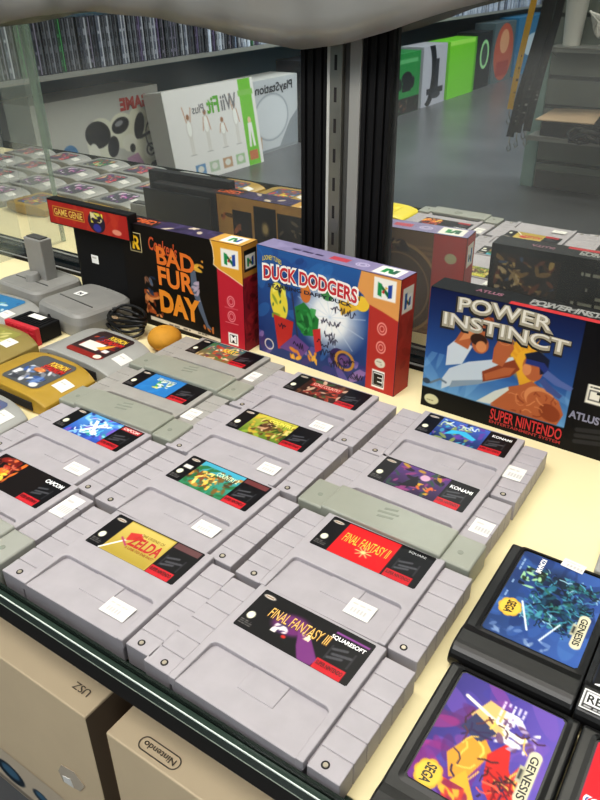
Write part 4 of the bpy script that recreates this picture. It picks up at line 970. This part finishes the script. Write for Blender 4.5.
def store_box(name, y0, y1, xf, z1, D, label, paint, texts=(), lean=0.0, z0=-.302, body='#d8d8d4', rz=0.0, cat='boxed product', res=3.0):
    """stands on the floor along the left wall; y1 is nearer the case; front faces +x"""
    r = empty(name, (xf, y0, z0), rz, label, cat); r.rotation_euler = (0, -lean, rz)
    W, H = y1-y0, z1-z0
    bm = bmesh.new(); box(bm, -D, 0, 0, 0, W, H); obj('carton', bm, ink(body, .4), r, .002, 1)
    A = Art(W*1000, H*1000, res, body); paint(A); F = frame((.0006, 0, 0), (0, 1, 0), (0, 0, 1)); p_ = A.mesh('front_panel', F, r, M['carton_print'])
    if texts: lettering(texts, F, p_, n=.001)
    return r
def w_robot(A):
    W, H = A.W, A.H; A.rect(0, 0, W, H, '#c4c4be')
    for cx, cy, a_, b_, an in ((W*.16, 120, 62, 70, -12), (W*.34, 195, 66, 60, 24), (W*.52, 175, 70, 78, -10), (W*.20, 215, 52, 50, 20)):
        A.ell(cx, cy, a_, b_, '#e2e2d0', an)
    A.ell(W*.55, 200, 56, 44, '#16161a', 10); A.ell(W*.60, 130, 26, 46, '#e8e8dc'); A.ell(W*.36, 215, 42, 26, '#16161a', -12); A.ell(W*.37, 222, 20, 9, '#8e9094', -12)
    A.ell(W*.20, 200, 24, 46, '#16161a', 20); A.ell(W*.44, 150, 26, 36, '#24242a', 15); A.ell(W*.30, 150, 34, 30, '#ecece0'); A.ell(W*.28, 130, 13, 15, '#16161a')
    A.ell(W*.12, 110, 34, 34, '#ecece0'); A.ring(W*.12, 110, 20, 20, 7, '#26262c'); A.ell(W*.12, 110, 8, 8, '#26262c'); A.line([(W*.02, 160), (W*.10, 172), (W*.20, 160)], 11, '#1c1c20'); A.ring(W*.08, 160, 40, 52, 5, '#2a2a30')
    A.ell(W*.78, 150, 34, 38, '#4a80b0'); A.ell(W*.74, 96, 20, 22, '#2a2a30'); A.poly([(W*.24, 110), (W*.34, 100), (W*.30, 40), (W*.18, 50)], '#b890b0'); A.ell(W*.08, 50, 34, 18, '#1c1c20')
store_box('robot_toy_box', -.960, -.40, -1.93, .025, .18, 'pale box with a glossy black and white robot dog picture', w_robot, [('GAME', 50, 262, 190, 300, '#b83a30', {'off': .05})])
def w_fit(A):
    W, H = A.W, A.H; A.rect(0, 0, W, H, '#eceae8'); A.rect(18, 0, 88, H, '#7ac83c'); A.ell(52, 170, 10, 12, '#e8c8a0'); A.poly([(40, 160), (64, 160), (70, 70), (58, 70), (52, 130), (46, 70), (34, 70)], '#f4f4f0')
    A.rect(28, 20, 78, 56, '#c87a50'); A.rect(10, 262, 96, 282, '#8ac85a')
    for k, x in enumerate((128, 205, 290, 378)):
        s = (1.1, .75, 1.05, 1.0)[k]; y0 = 95
        A.ell(x, y0+130*s, 8, 10, '#a87858'); A.poly([(x-11, y0+118*s), (x+11, y0+118*s), (x+9, y0+62*s), (x-9, y0+62*s)], '#f8f8f4'); A.ring(x, y0+90*s, 14, 30*s, 1.8, '#c8c0b8')
        A.poly([(x-9, y0+62*s), (x+9, y0+62*s), (x+7, y0), (x+1, y0), (x, y0+50*s), (x-2, y0), (x-8, y0)], '#e0dcd6')
        A.line([(x-10, y0+114*s), (x-20, y0+ (160 if k == 3 else 70)*s)], 4, '#c89878'); A.line([(x+10, y0+114*s), (x+20, y0+(165 if k in (0, 3) else 72)*s)], 4, '#c89878')
        A.line([(x-14, y0-2), (x+16, y0-2)], 2, '#a8a8a4')
    for k, c in enumerate(('#9ac08a', '#b88a60', '#a8c0a0', '#4a80b8')): A.rect(108+k*74, 18, 160+k*74, 56, c, .75); A.ell(134+k*74, 38, 16, 12, '#e4e4dc')
store_box('fitness_game_box', -1.330, -.850, -1.735, .020, .10, 'white and green box with small exercising people, leaning back slightly', w_fit,
          [('Wii', 112, 224, 196, 278, '#8a8a8e', {'off': .02}), ('Fit', 210, 224, 272, 278, '#6ab83c', {'off': .03}), ('Plus', 290, 232, 350, 262, '#8a8a8e', {'off': .01})], lean=.14, rz=.06)
def w_ps(A):
    W, H = A.W, A.H; A.rect(0, 0, W, H, '#c4c8cc'); A.ring(W*.58, 140, 120, 92, 7, '#a4aab0'); A.ell(W*.58, 140, 112, 84, '#d0d4d8'); A.poly([(0, 0), (150, 0), (60, 110), (0, 150)], '#8e949a')
    A.rect(0, 0, W, 12, '#8a8e92'); A.rect(W-70, 20, W-20, 70, '#c89a70', .7)
store_box('console_box', -1.700, -1.365, -1.82, -.01, .14, 'pale grey console box with a large circle on its front', w_ps, [('PlayStation', 40, 228, 300, 272, '#2c2c30', {'off': .02})])
store_box('dark_console_box', -1.880, -1.712, -1.80, .035, .14, 'dark box with an orange band beside the pale grey console box', lambda A: (A.rect(0, 0, A.W, A.H, '#24262e'), A.blots(0, 40, A.W, A.H-120, ['#3a3c48', '#5a4a40'], 20, 20, 511), A.rect(0, A.H-110, A.W, A.H-50, '#7a5a3c'), A.rect(10, 10, 100, 30, '#3c5a9a')), body='#24262e')
def w_g1(A):
    W, H = A.W, A.H; A.rect(0, 0, W, H, '#2f8a48'); A.rect(0, 0, W, 80, '#2c2a28'); A.blots(20, 15, W-20, 66, ['#5a3c30', '#3a5040', '#806050'], 14, 12, 521)
    A.ell(W*.45, 175, 60, 32, '#222628'); A.ell(W*.25, 150, 22, 30, '#222628', 20); A.ell(W*.68, 150, 22, 30, '#222628', -20); A.rect(W*.3, 110, W*.6, 150, '#222628'); A.rect(30, H-50, W-60, H-30, '#8ac890', .6); A.rect(W-34, 0, W, H, '#3aa058')
store_box('green_console_box', -2.755, -2.42, -1.745, -.005, .14, 'green console box with a dark controller picture', w_g1, body='#2f8a48')
def w_g2(A):
    W, H = A.W, A.H; A.rect(0, 0, W, H, '#b8b8c0'); A.ell(W*.72, H*.55, W*.3, H*.55, '#202228'); A.ell(W*.88, H*.55, W*.25, H*.5, '#b8b8c0'); A.rect(W*.32, 90, W*.48, H-70, '#2c3038'); A.rect(W*.1, 60, W*.8, 90, '#2a2c34'); A.ell(W*.4, 50, 60, 18, '#3a3c44')
store_box('white_console_box', -3.09, -2.79, -1.745, .005, .14, 'white and black console box with a tall dark shape', w_g2, body='#b4b4bc')
store_box('lime_console_box', -3.52, -3.13, -1.745, .005, .14, 'plain lime green console box', lambda A: (A.rect(0, 0, A.W, A.H, '#7ad030'), A.rect(0, A.H-24, A.W, A.H, '#a8e860'), A.rect(0, 0, 30, A.H, '#5aa828')), body='#7ad030')
def w_d(A): A.rect(0, 0, A.W, A.H, '#22262a'); A.ell(A.W*.45, A.H*.6, A.W*.3, A.H*.26, '#a8e0a0'); A.ell(A.W*.45, A.H*.6, A.W*.2, A.H*.2, '#3a4a44')
store_box('dark_toy_box', -3.80, -3.56, -1.76, .02, .14, 'dark box with a pale green disc beside the lime green box', w_d, body='#22262a')
def w_r(A):
    A.rect(0, 0, A.W, A.H, '#58686c'); A.ell(A.W*.5, A.H*.5, A.W*.46, A.H*.48, '#b85a44'); A.ell(A.W*.5, A.H*.68, A.W*.22, A.H*.2, '#d8a078'); A.rect(A.W*.2, A.H*.1, A.W*.8, A.H*.35, '#a03c34')
store_box('round_window_box', -4.21, -3.84, -1.76, .055, .14, 'box with a round red and orange window, near the end of the row', w_r, body='#58686c')
store_box('blue_box', -4.95, -4.26, -1.76, .065, .14, 'bright blue box at the far end of the row', lambda A: (A.rect(0, 0, A.W, A.H, '#2f78a0'), A.ell(A.W*.5, A.H*.5, A.W*.3, A.H*.2, '#c8d8e0')), body='#2f78a0')

# slatwall gondola end
r = empty('slatwall_gondola', (-.15, -1.50, -.302), 0, 'grey slatted display gondola with a pale teal edge, seen in the mirror', 'display stand')
bm = bmesh.new(); box(bm, -.52, -.10, 0, .80, -.006, 2.1)
obj('panel_core', bm, M['slatdark'], r)
bm = bmesh.new()
z = .0
while z < 2.05: box(bm, -.52, -.01, z+.004, .80, .0, z+.082); z += .090
obj('slats', bm, M['slat'], r, .001, 1)
bm = bmesh.new(); box(bm, -.565, -.12, 0, -.52, .008, 2.1); obj('edge_post', bm, M['teal'], r, .002, 1)
bm = bmesh.new(); box(bm, -.515, .0, 0, .80, .004, .06); obj('base_deck', bm, M['darkgrey'], r, .002, 1)
def wire_shelf(x0, x1, z, D, label):
    r = empty('wire_shelf', (x0, -1.4955, z), 0, label, 'wire shelf')
    bm = bmesh.new(); box(bm, 0, .0, 0, x1-x0, D, .004); box(bm, 0, D-.004, -.012, x1-x0, D, .004); obj('tray', bm, M['shelfwhite'], r, .001, 1)
    bm = bmesh.new(); tube(bm, [(0, .002, -.03), (0, D, .0), (x1-x0, D, .0)], .002, 6); obj('support_wire', bm, M['alu'], r)
    return r
wire_shelf(-.655, -.10, .150, .09, 'upper white shelf on the slatted gondola, holding the white cup')
wire_shelf(-.680, -.10, -.115, .10, 'lower shelf on the slatted gondola, holding the tray of cables')
r = empty('paper_cup', (-.600, -1.455, .1545), 0, 'tall white cup on the upper gondola shelf', 'cup')
bm = bmesh.new(); cyl(bm, (0, 0), .026, 0, .135, 28, .034); obj('cup_wall', bm, M['white'], r, .001, 1)
bm = bmesh.new(); cyl(bm, (0, 0), .037, .133, .142, 28, .034); obj('cup_lid', bm, M['white'], r, .001, 1)
r = empty('cable_bundle', (-.505, -1.445, .1580), 0, 'bundle of white cables beside the tall white cup', 'cable')
bm = bmesh.new()
for k in range(6):
    ph = k; tube(bm, [((.030+.004*k)*math.cos(ph+i*.4), .016*math.sin(ph+i*.4), .046+(.030+.003*k)*math.sin(ph*.7+i*.4)) for i in range(16)], .004, 6)
obj('white_cables', bm, M['white'], r, smooth=True)
bm = bmesh.new(); box(bm, -.006, -.02, .02, .006, .02, .05); obj('tie', bm, M['cable'], r, .002, 1)
r = empty('cardboard_tray', (-.53, -1.442, -.1105), .05, 'low black tray with a tan cardboard lid on the lower gondola shelf', 'tray')
bm = bmesh.new(); box(bm, -.11, -.045, 0, .17, .045, .045); obj('tray_body', bm, M['blackmatte'], r, .002, 1)
bm = bmesh.new(); v = [bm.verts.new(p) for p in ((-.13, .050, .047), (.06, .052, .050), (.06, -.035, .080), (-.10, -.035, .072))]; bm.faces.new(v); o = obj('cardboard_lid', bm, M['kraft'], r); s_ = o.modifiers.new('s', 'SOLIDIFY'); s_.thickness = .003
r = empty('black_cables', (-.40, -1.35, -.108), 0, 'heap of black cables hanging over the lower gondola shelf', 'cable')
bm = bmesh.new(); rr = random.Random(8)
for k in range(9):
    x, y_, z = rr.uniform(-.12, .14), .0, .01; pts = []
    for i in range(9): pts.append((x+.035*math.cos(i*.9+k), y_+.018*math.sin(i*.9+k)+.02, .022+.018*math.sin(i*.8+k*2))) 
    tube(bm, pts, .0055, 6)
obj('cable_heap', bm, M['cable'], r, smooth=True)
bm = bmesh.new(); tube(bm, [(.03, .046, .02), (.05, .056, -.03), (.09, .056, -.07), (.13, .05, -.02)], .007, 6); obj('drooping_loop', bm, M['cable'], r, smooth=True)

# lanyards on a hook
def lanyard(x0, x1, y, c, label, w=.013, zb=-.02, c2=None):
    r = empty('lanyard', (x1, y, zb), 0, label, 'lanyard', 'lanyards hanging in front of the gondola')
    bm = bmesh.new(); pts = [(x0-x1, 0, .62), ((x0-x1)*.55, .004, .30), ((x0-x1)*.15, .002, .12), (0, 0, .02)]
    pr = None
    for p_ in pts:
        a, b_ = bm.verts.new((p_[0]-w/2, p_[1], p_[2])), bm.verts.new((p_[0]+w/2, p_[1]+.003, p_[2]))
        if pr: bm.faces.new((pr[0], pr[1], b_, a))
        pr = (a, b_)
    o = obj('ribbon', bm, ink(c, .5), r); s_ = o.modifiers.new('s', 'SOLIDIFY'); s_.thickness = .0012
    if c2:
        A = Art(w*1000*.5, 260, 1.5, c); 
        q = random.Random(int(abs(x1)*1e4))
        for k in range(26): A.rect(q.uniform(.5, w*200), 3+k*10, w*480, 3+k*10+q.uniform(2, 7), c2, q.choice((0, .3, .8)))
        A.mesh('printed_marks', frame((-w*.25+(x0-x1)*.12, .0045, .05), (1, 0, 0), ((x0-x1)*.8, 0, .45)), r, M['matte_print'])
    bm = bmesh.new(); tube(bm, [(0, .001, .022), (0, .001, .004), (.004, .001, -.004), (.006, .001, -.014), (0, .001, -.020), (-.005, .001, -.012), (-.003, .001, -.004)], .0018, 6); obj('metal_clip', bm, M['alu'], r, smooth=True)
lanyard(-.555, -.612, -1.00, '#c89c2c', 'yellow lanyard hanging beside black ones', .017, .010, '#3a3020')
lanyard(-.520, -.606, -1.012, '#121214', 'black lanyard with pale print, left one behind the yellow lanyard', .022, -.065, '#b8b8b4')
lanyard(-.505, -.583, -1.00, '#1a1a1c', 'black lanyard with pale print, middle of the hanging black ones', .022, -.05, '#9a9a98')
lanyard(-.488, -.560, -1.01, '#16161a', 'black lanyard with pale print, nearest the slatted gondola', .022, -.045, '#a8a8a4')
lanyard(-.480, -.572, -1.02, '#3a3a3c', 'dark grey lanyard behind the black ones', .020, -.03, '#c8c8c4')
r = empty('hanging_hook', (-.52, -1.01, .64), 0, 'metal rail the lanyards hang from', 'hook')
bm = bmesh.new(); tube(bm, [(-.08, .0, .0), (.08, 0, 0)], .004, 8); obj('bar', bm, M['alu'], r)
bm = bmesh.new(); tube(bm, [(.0, .0, .0), (0, -.475, .0)], .004, 8); obj('arm', bm, M['alu'], r)

# ---------------------------------------------------------------- camera
f_, pitch, yaw, roll = 717.04793, math.radians(29.82196), math.radians(33.89416), math.radians(-.28652554)
fw = Vector((-math.sin(yaw)*math.cos(pitch), math.cos(yaw)*math.cos(pitch), -math.sin(pitch)))
rt = Vector((math.cos(yaw), math.sin(yaw), 0)); u0 = rt.cross(fw)
r2, u2 = math.cos(roll)*rt+math.sin(roll)*u0, -math.sin(roll)*rt+math.cos(roll)*u0
cd = bpy.data.cameras.new('camera'); cam = bpy.data.objects.new('camera', cd); COL.objects.link(cam)
cam.matrix_world = Matrix(((r2.x, u2.x, -fw.x, .10765847), (r2.y, u2.y, -fw.y, -.24351723), (r2.z, u2.z, -fw.z, .35960979), (0, 0, 0, 1)))
cd.sensor_fit = 'VERTICAL'; cd.sensor_height = 36; cd.lens = f_/800*36; cd.clip_start = .01
S.camera = cam

# ---------------------------------------------------------------- light
def area(name, loc, tgt, sx, sy, e, c):
    l = bpy.data.lights.new(name, 'AREA'); l.shape = 'RECTANGLE'; l.size = sx; l.size_y = sy; l.energy = e; l.color = c
    o = bpy.data.objects.new(name, l); COL.objects.link(o); o.location = loc
    o.rotation_euler = (Vector(tgt)-Vector(loc)).to_track_quat('-Z', 'Y').to_euler(); return o
area('case_light', (-.25, .02, .95), (-.25, .12, 0), 1.6, .14, 8.2, (1, .95, .86))
area('shop_light_near', (-.2, -1.0, 2.1), (-.2, -.1, 0), 1.6, .6, 33, (1, .97, .92))
area('shop_light_left', (-.9, -2.2, 2.15), (-1.4, -2.2, 0), .6, 3.0, 72, (.86, .93, 1))
area('aisle_fill_light', (.6, -1.9, 1.7), (-2.0, -1.9, -.1), .6, 2.8, 34, (.88, .94, 1))  # added fill lamp, brightens the cases and boxes along the left wall
area('shop_light_far', (-.6, -4.6, 2.15), (-1.2, -4.6, 0), .6, 2.4, 50, (.86, .93, 1))
W = bpy.data.worlds.new('world'); S.world = W; W.use_nodes = True
W.node_tree.nodes['Background'].inputs[0].default_value = (.9, .95, 1, 1); W.node_tree.nodes['Background'].inputs[1].default_value = .3
S.view_settings.view_transform = 'Standard'; S.view_settings.look = 'Medium High Contrast'; S.view_settings.exposure = -.12
S.cycles.max_bounces = 8; S.cycles.glossy_bounces = 5; S.cycles.caustics_reflective = True; S.cycles.caustics_refractive = False
